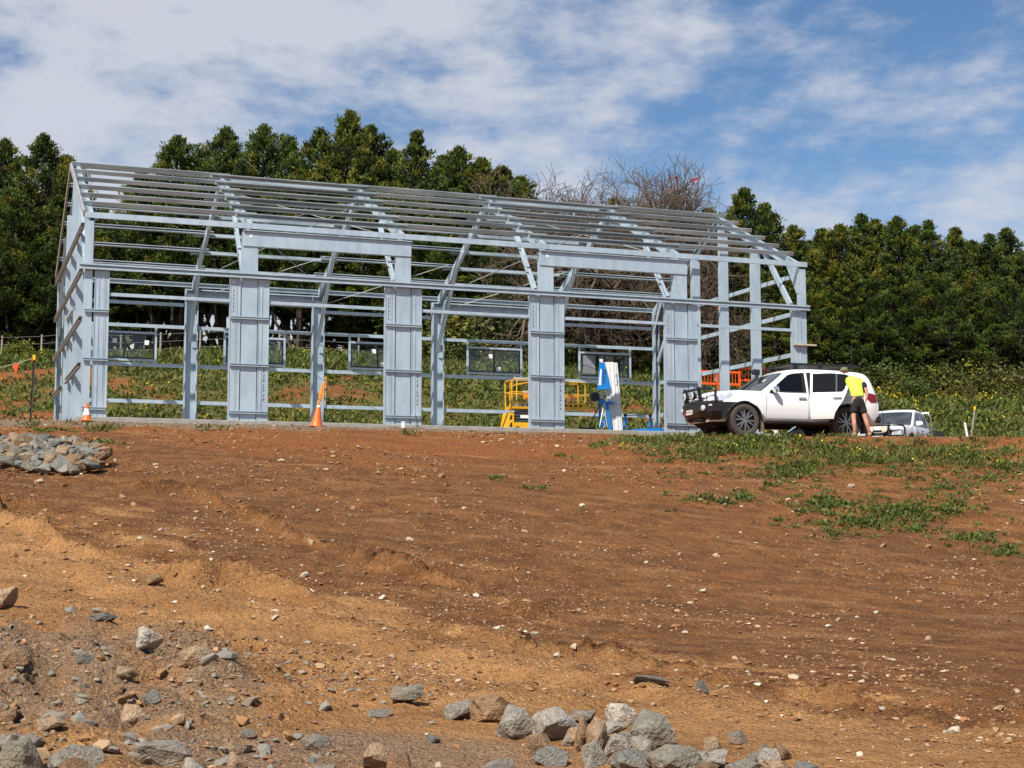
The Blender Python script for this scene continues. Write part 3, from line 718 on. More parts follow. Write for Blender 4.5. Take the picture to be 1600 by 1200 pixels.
# ================================================================ trees behind the field
def unit(a): return a/np.maximum(np.linalg.norm(a, axis=-1, keepdims=True), 1e-9)
def spray_quads(p, d, ln, wd, g):
    """diamond leaf sprays: base p, direction d, length ln, width wd"""
    n = len(p); r = unit(g.normal(size=(n, 3))); w = unit(np.cross(d, r))*wd[:, None]; b = unit(np.cross(w, d))*(ln*0.12)[:, None]
    v = np.stack([p, p+d*(ln*0.5)[:, None]+w+b, p+d*ln[:, None], p+d*(ln*0.55)[:, None]-w+b], 1)
    return v.reshape(-1, 3), np.arange(n*4).reshape(n, 4)
def limb_tubes(segs, n=5):
    """segments (p0, p1, r0, r1) -> one numpy mesh of tapered tubes"""
    P0 = np.array([s_[0] for s_ in segs]); P1 = np.array([s_[1] for s_ in segs]); r0 = np.array([s_[2] for s_ in segs]); r1 = np.array([s_[3] for s_ in segs])
    d = unit(P1-P0); ref = np.where(np.abs(d[:, 2:3]) < 0.9, [[0, 0, 1.]], [[1., 0, 0]]); ux = unit(np.cross(d, ref)); uy = np.cross(d, ux)
    a = np.arange(n)*2*np.pi/n; ca, sa = np.cos(a), np.sin(a)
    ringo = ux[:, None]*ca[None, :, None]+uy[:, None]*sa[None, :, None]
    A = P0[:, None]+ringo*r0[:, None, None]; Bv = P1[:, None]+ringo*r1[:, None, None]
    v = np.concatenate([A, Bv], 1).reshape(-1, 3)
    i = np.arange(n); q = np.stack([i, (i+1) % n, (i+1) % n+n, i+n], 1)
    f = (q[None]+(np.arange(len(segs))*2*n)[:, None, None]).reshape(-1, 4)
    return v, f
def bark_mesh(name, segs, col, n=5):
    v, f = limb_tubes(segs, n); c_ = np.tile(np.array(col), (len(v), 1))
    return np_mesh(name, v, f, c_, smooth=True)
def conifer(seed, H, Rr, nb, per, base=0.05, yel=0.10, broad=0.8, green=(0.033, 0.057, 0.011)):
    """several leaders on one trunk, so the outline is lumpy; crown = leaf sprays along every branch"""
    g = np.random.default_rng(seed); P, D, Ln, Wd, C = [], [], [], [], []; segs = []
    lead = [(0.0, 0.0, base, 1.0, 1.0)]
    for k in range(g.integers(6, 10)):
        a_ = k*1.3+g.uniform(0, 1); r_ = Rr*g.uniform(0.30, 0.80); t_ = g.uniform(0.55, 0.90)-0.14*r_/Rr
        lead.append((r_*math.cos(a_), r_*math.sin(a_), max(base, g.uniform(0.08, 0.30)), t_, g.uniform(0.36, 0.58)))
    tot = sum((l[3]-l[2])*l[4] for l in lead)
    for li, (ox, oy, b0, t0, rs) in enumerate(lead):
        nz = 8; tp = []
        for q in np.linspace(0, 1, nz):
            w = min(1.0, q*3.0); tp.append(np.array([ox*w+0.08*math.sin(q*5+seed+li), oy*w+0.08*math.cos(q*4+li), H*t0*0.97*q]))
        for i in range(nz-1): segs.append((tp[i], tp[i+1], (0.24 if li == 0 else 0.10)*(1-i/nz)+0.015, (0.24 if li == 0 else 0.10)*(1-(i+1)/nz)+0.015))
        zs = [p[2] for p in tp]; ph = g.uniform(0, 6.3, 7); cnt = max(14, int(nb*1.25*(t0-b0)*rs/tot))
        for i in range(cnt):
            f_ = ((i+g.random())/cnt)**0.92; u = b0+(t0-b0)*f_; h = u*H; a_ = i*2.39996+g.normal(0, 0.35)
            prof = min((1-f_)**(broad if li else broad*0.85), (1-f_)*(1.35 if li else 1.7))*min(1.0, 0.55+f_*2.5)+0.022
            Lb = Rr*rs*prof*g.uniform(0.65, 1.30)*(0.85+0.25*math.sin(2*a_+ph[int(f_*6.9)]))
            up = 0.05+0.70*f_+g.normal(0, 0.16); dr = unit(np.array([math.cos(a_), math.sin(a_), up]))
            st = np.array([np.interp(h, zs, [p[k] for p in tp]) for k in (0, 1)]+[h*0.95])
            segs.append((st, st+dr*Lb*0.8, 0.035*(1-f_)+0.012, 0.007))
            m = int(3.0*per*(0.40+0.9*Lb/Rr)); r = 0.25+0.75*np.sqrt(g.random(m))
            sag = -0.10*Lb*(1-(2*r-1)**2); cl = 0.09+0.15*Lb*0.45*(1.25-r)
            p = st+dr*(Lb*r)[:, None]+g.normal(size=(m, 3))*cl[:, None]*np.array([1, 1, 0.7]); p[:, 2] += sag
            dd = unit(dr*0.9+np.array([0, 0, 0.35+0.6*f_])+g.normal(size=(m, 3))*0.7)
            P.append(p); D.append(dd); Ln.append(g.uniform(0.11, 0.28, m)); Wd.append(g.uniform(0.024, 0.050, m))
            bv = g.uniform(0.50, 1.45); isy = g.random() < yel*(0.4+1.4*u)
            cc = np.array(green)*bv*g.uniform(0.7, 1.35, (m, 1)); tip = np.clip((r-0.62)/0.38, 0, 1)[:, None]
            cc = cc*(0.70+1.35*tip*np.array([1.25, 1.0, 0.45]))  # yellow-green tips, boosted so lit clumps over shaded insides sit in the colour
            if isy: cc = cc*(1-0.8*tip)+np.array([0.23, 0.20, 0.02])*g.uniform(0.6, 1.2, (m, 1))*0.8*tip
            C.append(cc)
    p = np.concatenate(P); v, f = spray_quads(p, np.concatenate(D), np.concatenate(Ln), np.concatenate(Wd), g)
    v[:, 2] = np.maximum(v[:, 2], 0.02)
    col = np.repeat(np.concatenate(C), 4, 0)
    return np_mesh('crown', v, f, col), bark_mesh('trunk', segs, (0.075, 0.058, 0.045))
CON = [conifer(11, 12.5, 3.9, 330, 66), conifer(12, 12.5, 4.2, 340, 66, yel=0.2), conifer(13, 12.5, 3.2, 310, 62, broad=0.9), conifer(14, 12.5, 4.3, 340, 66, yel=0.38, green=(0.044, 0.068, 0.012)),
       conifer(15, 12.5, 4.0, 330, 62, base=0.26), conifer(16, 12.5, 4.2, 330, 62, base=0.30, yel=0.15), conifer(17, 12.5, 4.5, 360, 66, yel=0.10, broad=0.6)]
def where(px_):
    for lim, w in ((110, 'beyond the left end of the shed'), (400, 'behind the first bay of the shed'), (640, 'behind the left door opening'), (850, 'behind the middle bay of the shed'), (1130, 'behind the coral trees'), (1265, 'behind the right gable'), (1385, 'standing beyond the white wagon')):
        if px_ < lim: return w
    return 'above the thicket of shrubs'
LOOK = {0: 'dense dark green cypress', 1: 'dense green cypress with yellowish tips', 2: 'narrow pointed dark cypress', 3: 'yellow-tipped cypress', 4: 'cypress with bare lower trunk', 5: 'cypress with long bare trunk', 6: 'broad full cypress'}
def leaf_thing(name, var, x, y, h, rz, label, cat, group, wide=1.0):
    o = empty(name, (x, y, gz(x, y)-0.05), rz, label, cat, group)
    k = h/12.5; o.scale = (k*wide, k*wide, k)
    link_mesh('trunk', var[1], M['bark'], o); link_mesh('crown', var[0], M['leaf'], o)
    return o
TOPS = [(-70, 215, 78, 0), (-25, 232, 76, 1), (10, 212, 79, 0), (68, 203, 77, 6), (104, 238, 80, 3), (30, 300, 74, 6), (90, 300, 75, 0), (128, 300, 79, 4), (-40, 330, 74, 6),
        (172, 345, 80, 5), (222, 266, 82, 4), (252, 300, 79, 5), (280, 206, 79, 4), (318, 230, 82, 4), (354, 194, 80, 5), (414, 188, 79, 4), (452, 206, 82, 4), (500, 196, 80, 5), (470, 270, 77, 4),
        (546, 168, 79, 3), (578, 190, 82, 6), (612, 228, 80, 0), (654, 196, 79, 2), (690, 236, 82, 1), (718, 224, 79, 0), (752, 242, 82, 3), (782, 254, 80, 1), (812, 270, 83, 3), (640, 300, 77, 5), (760, 330, 77, 0),
        (850, 335, 84, 3), (905, 330, 85, 6), (960, 305, 86, 0), (1010, 315, 86, 3), (1060, 325, 86, 0), (1105, 320, 85, 3), (1135, 330, 82, 3), (1163, 288, 82, 0), (1196, 312, 84, 1), (1240, 348, 82, 3), (1222, 400, 79, 3), (1262, 372, 84, 6), (1282, 352, 83, 1), (1310, 346, 80, 3),
        (1346, 328, 81, 2), (1370, 338, 83, 3), (1402, 334, 81, 0), (1430, 348, 83, 6), (1452, 338, 80, 2), (1490, 350, 82, 1), (1520, 372, 84, 0), (1545, 360, 83, 2), (1570, 352, 86, 0), (1598, 392, 82, 6), (1640, 380, 84, 1), (1690, 400, 84, 0),
        (1330, 420, 78, 6), (1390, 410, 78.5, 0), (1450, 420, 78, 6), (1510, 420, 78.5, 1), (1570, 430, 78, 6), (1270, 430, 79, 6), (1180, 420, 79, 0), (1110, 420, 82, 6)]
tr = np.random.default_rng(5)
for px_, py_, Y, v_ in TOPS:
    x, y, z = at(px_, py_, Y); g0 = gz(x, y)
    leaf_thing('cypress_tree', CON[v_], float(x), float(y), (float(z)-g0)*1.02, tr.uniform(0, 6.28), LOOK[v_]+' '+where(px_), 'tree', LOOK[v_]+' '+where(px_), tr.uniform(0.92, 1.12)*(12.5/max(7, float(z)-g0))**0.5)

# ---- the leafless coral tree with red flowers
def bare_tree(seed, H, spread, levels, flowers=True, thick=0.42, nk=3):
    g = np.random.default_rng(seed); segs = []; tips = []
    def grow(p, d, ln, r, lev):
        n = 3 if lev > 1 else 2; q = p
        for i in range(n):
            d2 = unit(d+g.normal(0, 0.16, 3)+np.array([0, 0, 0.04])); q2 = q+d2*ln/n
            r2 = max(0.009, r*(1-0.22*(i+1)/n)); segs.append((q, q2, max(0.009, r*(1-0.22*i/n)), r2)); q = q2; d = d2
            if lev > 0 and i < n-1 and g.random() < 0.55:
                side = unit(d+g.normal(0, 0.9, 3)*np.array([1, 1, 0.6])); grow(q, side, ln*g.uniform(0.4, 0.65), r2*0.5, lev-1)
        if lev == 0: tips.append(q); return
        k = 2+(g.random() < 0.75)+(1 if lev == levels else 0)
        for j in range(k):
            a_ = g.uniform(0, 6.283); side = unit(np.cross(d, [math.cos(a_), math.sin(a_), 0.3]))
            nd = unit(d*g.uniform(0.6, 1.0)+side*g.uniform(0.5, 0.95)*spread+np.array([0, 0, 0.03]))
            grow(q, nd, ln*g.uniform(0.68, 0.86), r*0.48 if j else r*0.62, lev-1)
    for k in range(nk):
        a_ = k*6.283/nk+0.5; grow(np.array([0.12*math.cos(a_), 0.12*math.sin(a_), 0]), unit(np.array([0.30*math.cos(a_), 0.30*math.sin(a_), 1])), H*0.25, thick*(1 if k == 0 else 0.75), levels)
    fl = None
    if flowers:
        t_ = np.array(tips); t_ = t_[g.random(len(t_)) < 0.0022]
        p = np.repeat(t_, 5, 0)+g.normal(0, 0.05, (len(t_)*5, 3)); d = unit(g.normal(size=(len(p), 3))+np.array([0, 0, 0.6]))
        v, f = spray_quads(p, d, np.full(len(p), 0.17), np.full(len(p), 0.045), g)
        fl = np_mesh('flowers', v, f, np.tile([0.55, 0.02, 0.015], (len(v), 1)))
    thick_ = [s_ for s_ in segs if s_[2] > 0.045]; thin_ = [s_ for s_ in segs if s_[2] <= 0.045]
    v, f = limb_tubes(thick_, 6); v2, f2 = limb_tubes(thin_, 3); f = np.concatenate([f, f2+len(v)]); v = np.concatenate([v, v2])
    tp_ = v[v[:, 2] > 0.80*v[:, 2].max()].mean(0); lean_a = math.atan2(tp_[1], tp_[0])      # where the crown reaches to
    c_ = np.array([0.135, 0.100, 0.070])*np.ones((len(v), 1))
    return np_mesh('trunk', v, f, c_, smooth=True), fl, lean_a, v[:, 2].max()
def put_bare(res, px_, base_py, Y, top_py, rz, label):
    x, y, _ = at(px_, base_py, Y); z0 = gz(x, y); zt = float(at(px_, top_py, Y)[2])
    o = empty('coral_tree', (float(x), float(y), z0-0.05), rz, label, 'tree', None)
    k = (zt-z0)/res[3]; o.scale = (k, k, k)
    link_mesh('branches', res[0], M['bark'], o)
    if res[1]: tag(link_mesh('flowers', res[1], M['leaf'], o), kind='stuff')
CORAL = bare_tree(21, 11.5, 1.3, 6)
put_bare(CORAL, 968, 597, 76.5, 236, -CORAL[2]+0.1, 'tall leafless coral tree with red flowers behind the shed')
CORAL2 = bare_tree(22, 9.0, 1.25, 6, thick=0.26)
put_bare(CORAL2, 905, 596, 77.5, 262, math.pi-CORAL2[2], 'leafless coral tree with thin upright twigs beside the taller one')
o_ = put_bare(CORAL, 1010, 598, 78.0, 268, 1.7, 'leafless coral tree standing just behind the tallest one')
put_bare(CORAL2, 945, 597, 79.0, 258, 0.6, 'slender leafless coral tree crowded between the others')
CORAL3 = bare_tree(23, 7.0, 1.3, 5, thick=0.2, nk=4)
put_bare(CORAL3, 1065, 598, 75.5, 400, 2.0, 'low tangled leafless tree beside the coral trees')
# thick pale trunk of the coral tree, with its root flare
x, y, _ = at(955, 597, 75.6); x, y = float(x), float(y)

# ---- shrubs
def shrub(seed, H, Rr, n, green, yel=0.1, leaf=(0.12, 0.26), twig=10):
    g = np.random.default_rng(seed); P, D, C = [], [], []; segs = []
    for i in range(26):
        a_ = g.uniform(0, 6.283); e_ = g.uniform(0.25, 1.35); L0 = g.uniform(0.6, 1.0)
        d = np.array([math.cos(a_)*math.cos(e_)*Rr, math.sin(a_)*math.cos(e_)*Rr, math.sin(e_)*H])*L0
        segs.append((np.array([d[0]*0.15, d[1]*0.15, 0]), d*0.85, 0.025, 0.006))
        m = n//26; t = g.uniform(0.45, 1.08, m)
        P.append(d*t[:, None]+g.normal(size=(m, 3))*np.array([Rr, Rr, H])*0.14); D.append(unit(d/np.array([Rr, Rr, H])*0.5+g.normal(size=(m, 3))))
        c0 = np.array(green)*g.uniform(0.6, 1.4)
        if g.random() < yel: c0 = np.array([0.17, 0.15, 0.02])
        C.append(c0*g.uniform(0.6, 1.4, (m, 1)))
    p = np.concatenate(P); m = len(p); p[:, 2] = np.maximum(p[:, 2], 0.03)
    v, f = spray_quads(p, np.concatenate(D), g.uniform(*leaf, m), g.uniform(leaf[0]*0.35, leaf[1]*0.35, m), g)
    return np_mesh('foliage', v, f, np.repeat(np.concatenate(C), 4, 0)), bark_mesh('stem', segs, (0.11, 0.085, 0.06), 4)
SHR = [shrub(31, 2.2, 2.2, 3400, (0.060, 0.085, 0.016), 0.12), shrub(32, 2.0, 2.4, 3200, (0.085, 0.095, 0.022), 0.2), shrub(33, 1.8, 2.0, 2400, (0.095, 0.092, 0.030), 0.15), shrub(34, 2.0, 1.4, 2400, (0.11, 0.14, 0.018), 0.3)]
SL = {0: 'dark green shrub in the thicket below the windbreak', 1: 'olive green shrub in the thicket below the windbreak', 2: 'low brownish shrub in the thicket below the windbreak', 3: 'bright yellow-green bush by the wire fence'}
def put_shrub(px_, py_base, py_top, Y, v_, label=None, group=None):
    x, y, _ = at(px_, py_base, Y); x, y = float(x), float(y); z0 = gz(x, y); h = max(0.6, float(at(px_, py_top, Y)[2])-z0)
    lb = label or (SL[v_] if v_ == 3 else {0: 'dark green shrub', 1: 'olive green shrub', 2: 'low brownish shrub'}[v_]+' '+('at the tree foot '+where(px_) if px_ < 1330 else 'in the thicket below the windbreak'))
    o = empty('shrub', (x, y, z0-0.05), tr.uniform(0, 6.28), lb, 'shrub', group or lb)
    k = h/2.2; o.scale = (k*1.1, k*1.1, k)
    link_mesh('stem', SHR[v_][1], M['bark'], o); link_mesh('foliage', SHR[v_][0], M['leaf'], o)
for a_ in [(1365, 618, 560, 76.5, 0), (1400, 620, 575, 75.5, 1), (1432, 621, 565, 76.5, 0), (1462, 622, 570, 75.8, 1), (1490, 622, 562, 77, 2), (1515, 623, 560, 75.8, 1), (1545, 624, 572, 76.6, 2), (1572, 624, 566, 75.6, 2), (1600, 625, 570, 76.6, 1), (1635, 625, 565, 76, 0), (1680, 625, 565, 76, 2), (1345, 615, 580, 77, 1),
           (1500, 622, 590, 74.6, 2), (1420, 621, 590, 74.5, 0), (1585, 624, 592, 74.4, 1),
           (25, 578, 524, 69.5, 3), (-5, 578, 545, 69.0, 3), (72, 574, 548, 70, 3), (55, 578, 556, 69, 3), (125, 570, 552, 71, 3), (270, 562, 545, 72, 0), (330, 563, 540, 73, 2), (600, 570, 545, 73, 0), (650, 572, 548, 73, 0), (700, 575, 480, 74, 1), (725, 578, 510, 73, 0), (790, 582, 540, 73, 1), (830, 585, 520, 75, 0), (880, 590, 530, 76, 0),
           (1000, 598, 530, 75.3, 3), (1035, 600, 545, 76, 0), (1100, 604, 540, 77, 1), (1140, 606, 540, 77, 0), (1180, 607, 560, 77, 1), (1230, 610, 560, 77, 0), (1290, 613, 560, 77, 0), (1320, 614, 572, 76, 1), (1055, 600, 560, 74.5, 1)]:
    if a_[0] == 1000: put_shrub(*a_, label='sparse young green shrub beside the thick bare trunk', group='shrub by the trunk')
    else: put_shrub(*a_)

# ---- far trees on the low horizon, seen under the crowns
for px_, py_, Y, v_ in [(150, 528, 170, 0), (180, 538, 190, 1), (215, 535, 180, 0), (250, 530, 175, 1), (330, 530, 180, 0), (370, 538, 180, 1), (420, 535, 180, 0), (520, 535, 170, 0), (600, 530, 180, 1), (700, 525, 180, 0), (770, 535, 180, 1), (830, 540, 180, 0)]:
    x, y, z = at(px_, py_, Y); x, y = float(x), float(y); z0 = gz(x, y); k = (float(z)-z0)/2.2
    o = empty('distant_tree', (x, y, z0), tr.uniform(0, 6), 'small round tree on the far skyline under the crowns', 'tree', 'far skyline trees'); o.scale = (k*1.3, k*1.3, k)
    link_mesh('trunk', SHR[v_][1], M['bark'], o); link_mesh('crown', SHR[v_][0], M['leaf'], o)

# ---- houses beyond the trees
def house(px_, py_apex, Y, w, d, wall_h, pitch, rz, label, roofm, gablem):
    x, y, z = at(px_, py_apex, Y); x, y = float(x), float(y); rise = math.tan(pitch)*w/2; zb = float(z)-rise-wall_h
    o = empty('house', (x, y, zb), rz, label, 'house')
    m = MB(); m.box(-w/2, w/2, 0, d, -3, wall_h); m.build('wall', M['wall_cream'], o)
    m = MB(); m.prism([(-w/2, 0.02, wall_h+0.002), (w/2, 0.02, wall_h+0.002), (0, 0.02, wall_h+rise)], (0, d-0.04, 0)); m.build('gable', gablem, o)
    for s_ in (-1, 1):
        m = MB(); m.bar((s_*(w/2+0.5), d/2, wall_h-0.5*math.tan(pitch)+0.1), (s_*0.005, d/2, wall_h+rise+0.1), d+0.8, 0.10, (0, 0, 1)); rf = m.build('roof', roofm, o)
        m = MB(); m.bar((s_*(w/2+0.5), -0.45, wall_h-0.5*math.tan(pitch)), (s_*0.01, -0.45, wall_h+rise), 0.06, 0.30, (0, 0, 1)); m.build('barge_board', M['trim_white'], o)
    for q in (-w*0.27, w*0.2):
        m = MB(); m.box(q-0.6, q+0.6, -0.05, 0.02, 1.0, 2.1); wn_ = m.build('window', M['trim_white'], o)
        m = MB(); m.box(q-0.52, q+0.52, -0.07, -0.052, 1.08, 2.02); m.build('pane', M['tinted'], wn_)
house(213, 540, 112, 7.5, 10, 2.6, R(30), 0.15, 'cream house with grey gable roof seen under the trees', M['roof_grey'], M['gable_blue'])
house(566, 534, 108, 6.5, 12, 2.4, R(27), -0.9, 'low cream house with dark roof seen behind the shed', M['roof_dark'], M['wall_cream'])

# ---- wire fence along the tree line
fence = empty('wire_fence', (0, 0, 0), 0, 'post and wire fence at the foot of the windbreak', 'fence')
fp = []
for px_ in range(-60, 640, 62):
    x, y, _ = at(px_, 560, 72); fp.append((float(x), float(y), gz(x, y)))
for x, y, z in fp:
    m = MB(); m.tube([(x, y, z-0.3), (x+0.02, y, z+1.25)], 0.05, 7); m.build('post', M['timber_grey'], fence)
for hgt in (0.45, 0.8, 1.15):
    for q0, q1 in zip(fp, fp[1:]):
        m = MB(); m.tube([(q0[0], q0[1]-0.06, q0[2]+hgt), (q1[0], q1[1]-0.06, q1[2]+hgt)], 0.008, 4); m.build('wire', M['wire'], fence)
# ================================================================ vehicles
mat('car_glass', (0.006, 0.006, 0.007), 0.05, 0.0, spec=0.35)
mat('screen_glass', (0.040, 0.050, 0.055), 0.04, 0.0, spec=0.9, col2=(0.016, 0.019, 0.022), vscale=1.6)
mat('mud_flap', (0.16, 0.115, 0.075), 0.9, col2=(0.23, 0.17, 0.11), vscale=8)
mat('lens_cover', (0.62, 0.56, 0.42), 0.4)
mat('plate_white', (0.72, 0.72, 0.68), 0.5)
def interp(tab, x): return float(np.interp(x, [a[0] for a in tab], [a[1] for a in tab]))
class Car:
    def __init__(s, W, ztop, zroof, wtap, gx0, gx1, tum=0.26, zbelt=1.10, sill=0.42):
        s.W, s.ztop, s.zroof, s.wtap, s.gx0, s.gx1, s.tum, s.zbelt, s.sill = W, ztop, zroof, wtap, gx0, gx1, tum, zbelt, sill
        s.low = [(sill-0.06, 0.86), (sill, 0.925), (0.52, 0.965), (0.72, 0.995), (0.84, 1.0), (0.98, 0.99), (1.10, 0.955), (1.2, 0.95)]
    def ys(s, x, z):
        w = s.W*interp(s.wtap, x)
        if z <= s.zbelt: return w*interp(s.low, z)
        return w*interp(s.low, s.zbelt)-(z-s.zbelt)*s.tum
    def ring_low(s, x):
        zt = interp(s.ztop, x); pts = []
        for z in (s.sill-0.06, s.sill, 0.52, 0.66, 0.80, 0.92):
            if z < zt-0.10: pts.append((s.ys(x, z), z))
            else: pts.append((s.ys(x, zt-0.10), zt-0.10+0.001*z))
        y1 = s.ys(x, zt-0.09)
        pts += [(y1*0.992, zt-0.06), (y1*0.965, zt-0.02), (y1*0.90, zt+0.006), (y1*0.6, zt+0.035), (y1*0.25, zt+0.05), (0.0, zt+0.052)]
        return pts
    def ring_top(s, x):
        zr = interp(s.zroof, x); zb = s.zbelt-0.08; pts = []
        top = zr-0.055
        for f in (0, 0.35, 0.7, 1.0):
            z = zb+(max(top, zb+0.01)-zb)*f; pts.append((s.ys(x, max(z, s.zbelt))-0.002 if z > s.zbelt else s.ys(x, s.zbelt)-0.012, z))
        y1 = pts[-1][0]; pts += [(y1-0.018, zr-0.028), (y1-0.06, zr-0.008), (y1*0.68, zr+0.010), (y1*0.34, zr+0.020), (0.0, zr+0.022)]
        return pts
def loft(m, xs, ringf, closed_bottom=True):
    rows = []
    for x in xs:
        r = ringf(x); full = [(y, z) for y, z in r]+[(-y, z) for y, z in reversed(r[:-1])]
        o = len(m.v); m.v += [(x, y, z) for y, z in full]; rows.append((o, len(full)))
    n = rows[0][1]
    for (a, _), (b, _) in zip(rows, rows[1:]):
        for i in range(n-1): m.f.append((a+i, a+i+1, b+i+1, b+i))
        m.f.append((a+n-1, a, b, b+n-1))
    m.f.append(tuple(rows[0][0]+i for i in range(n))); m.f.append(tuple(rows[-1][0]+i for i in reversed(range(n))))
def side_patch(car, name, poly, m, parent, off=0.004, thick=0.012, side=1, inset=0.0):
    bm = bmesh.new(); f = bm.faces.new([bm.verts.new((x, 0, z)) for x, z in poly])
    z0 = min(p[1] for p in poly); z1 = max(p[1] for p in poly)
    for q in np.arange(z0+0.07, z1, 0.08):
        bmesh.ops.bisect_plane(bm, geom=list(bm.verts)+list(bm.edges)+list(bm.faces), plane_co=(0, 0, q), plane_no=(0, 0, 1))
    x0 = min(p[0] for p in poly); x1 = max(p[0] for p in poly)
    for q in np.arange(x0+0.2, x1, 0.22):
        bmesh.ops.bisect_plane(bm, geom=list(bm.verts)+list(bm.edges)+list(bm.faces), plane_co=(q, 0, 0), plane_no=(1, 0, 0))
    for v in bm.verts: v.co.y = side*(car.ys(v.co.x, v.co.z)+off)
    r = bmesh.ops.extrude_face_region(bm, geom=list(bm.faces))
    for v in [g for g in r['geom'] if isinstance(g, bmesh.types.BMVert)]: v.co.y -= side*thick
    bmesh.ops.recalc_face_normals(bm, faces=bm.faces)
    me = bpy.data.meshes.new(name); bm.to_mesh(me); bm.free()
    me.polygons.foreach_set('use_smooth', np.ones(len(me.polygons), bool)); me.set_sharp_from_angle(angle=R(35))
    return link_mesh(name, me, M[m], parent)
def top_patch(car, name, xs, fr, m, parent, off=0.006):
    """patch of the cabin surface (windscreen, rear glass): stations xs, |y| share fr"""
    rows = []; m_ = MB()
    for x, share in zip(xs, fr):
        r = car.ring_top(x); yy = [p[0] for p in r[3:]][::-1]; zz = [p[1] for p in r[3:]][::-1]
        o = len(m_.v)
        for q in np.linspace(-1, 1, 15):
            y = q*share*yy[-1]; m_.v.append((x+off*0.8, y, float(np.interp(abs(y), yy, zz))+off))
        rows.append(o)
    for a, b in zip(rows, rows[1:]):
        for i in range(14): m_.f.append((a+i, a+i+1, b+i+1, b+i))
    return m_.build(name, M[m], parent, smooth=True)
def cut_arches(o, axles, r, W, zc):
    bm = bmesh.new()
    for x in axles:
        for sd in (1, -1):
            bmesh.ops.create_cone(bm, cap_ends=True, segments=36, radius1=r, radius2=r, depth=0.62, matrix=Matrix.Translation((x, sd*(W-0.02), zc)) @ Matrix.Rotation(math.pi/2, 4, 'X'))
    me = bpy.data.meshes.new('cut'); bm.to_mesh(me); bm.free(); c_ = bpy.data.objects.new('cut', me); COL.objects.link(c_); c_.parent = o.parent
    md = o.modifiers.new('arch', 'BOOLEAN'); md.object = c_; md.operation = 'DIFFERENCE'; md.solver = 'EXACT'
    bpy.context.view_layer.update()
    dg = bpy.context.evaluated_depsgraph_get(); nm = bpy.data.meshes.new_from_object(o.evaluated_get(dg))
    o.modifiers.clear(); old = o.data; o.data = nm; bpy.data.objects.remove(c_); bpy.data.meshes.remove(old)
    nm.polygons.foreach_set('use_smooth', np.ones(len(nm.polygons), bool)); nm.set_sharp_from_angle(angle=R(32))
def wheel(parent, x, y, side, r=0.41, w=0.265, spokes=6, steer=0.0):
    e = bpy.data.objects.new('wheel', None); COL.objects.link(e); e.parent = parent; e.location = (x, y, r-0.01); e.rotation_euler = (0, 0, steer); e.empty_display_size = 0.1
    rr = 0.66*r; t = MB(); h = w/2
    t.lathe([(rr, -h*0.8), (r*0.80, -h), (r*0.93, -h*0.97), (r*0.985, -h*0.80), (r, -h*0.5), (r, h*0.5), (r*0.985, h*0.80), (r*0.93, h*0.97), (r*0.80, h), (rr, h*0.8)], 40, (0, 0, 0), 'y', cap=False)
    for i in range(48):
        a = i*2*math.pi/48; c_, s_ = math.cos(a), math.sin(a)
        for q in (-1, 1): t.obox((s_*(r+0.002), q*h*0.62, c_*(r+0.002)), (s_*0.010, 0, c_*0.010), (0, h*0.24, 0), (c_*0.014, q*0.012, -s_*0.014))
    t.build('tyre', M['rubber'], e, smooth=True)
    b = MB(); b.lathe([(rr*0.99, -h*0.75), (rr*0.99, h*0.45*side if side > 0 else h*0.45)], 32, (0, 0, 0), 'y'); 
    rim = b.build('rim', M['alloy_dark'], e, smooth=True)
    k = MB(); yo = side*h*0.62
    for i in range(spokes):
        a = i*2*math.pi/spokes+0.26
        for da in (-0.20, 0.20):
            p0 = V(math.sin(a+da*0.5)*rr*0.20, yo, math.cos(a+da*0.5)*rr*0.20); p1 = V(math.sin(a+da)*rr*0.97, yo*0.92, math.cos(a+da)*rr*0.97)
            k.bar(p0, p1, 0.030, 0.05, (0, 1, 0))
    k.lathe([(rr*0.24, min(yo, yo+side*0.012)), (rr*0.24, max(yo, yo+side*0.012))], 18, (0, 0, 0), 'y')
    sp = k.build('spokes', M['alloy'], e)
    k = MB(); k.lathe([(rr*1.03, yo-0.008), (rr*1.03, yo+0.008)], 32, (0, 0, 0), 'y')
    return e
def spot(parent, x, y, z, r, m='lamp_glass', yaw=0.0):
    e = MB(); e.lathe([(r*0.55, -0.10), (r*0.95, -0.04), (r*1.06, 0.0), (r*1.06, 0.02)], 22, (0, 0, 0), 'x')
    o = e.build('spotlight', M['black_plastic'], parent, smooth=True); o.location = (x, y, z); o.rotation_euler = (0, 0, yaw)
    e = MB(); e.lathe([(r*0.98, 0.0205), (r*0.9, 0.032), (r*0.3, 0.040)], 22, (0, 0, 0), 'x'); e.build('lens', M[m], o, smooth=True)
    if m == 'lamp_glass':
        e = MB(); e.lathe([(r*0.30, 0.0405), (r*0.26, 0.046)], 14, (0, 0, 0), 'x'); e.build('reflector', M['grey_paint'], o)
    return o
def text_mesh(name, body, size, m, parent, mtx, extrude=0.0):
    cu = bpy.data.curves.new(name, 'FONT'); cu.body = body; cu.size = size; cu.align_x = 'CENTER'; cu.align_y = 'CENTER'; cu.extrude = extrude; cu.resolution_u = 2
    t = bpy.data.objects.new(name, cu); COL.objects.link(t); bpy.context.view_layer.update()
    me = bpy.data.meshes.new_from_object(t.evaluated_get(bpy.context.evaluated_depsgraph_get())); bpy.data.objects.remove(t)
    o = link_mesh(name, me, m, parent); me.materials.clear(); me.materials.append(m); o.matrix_local = mtx
    return o

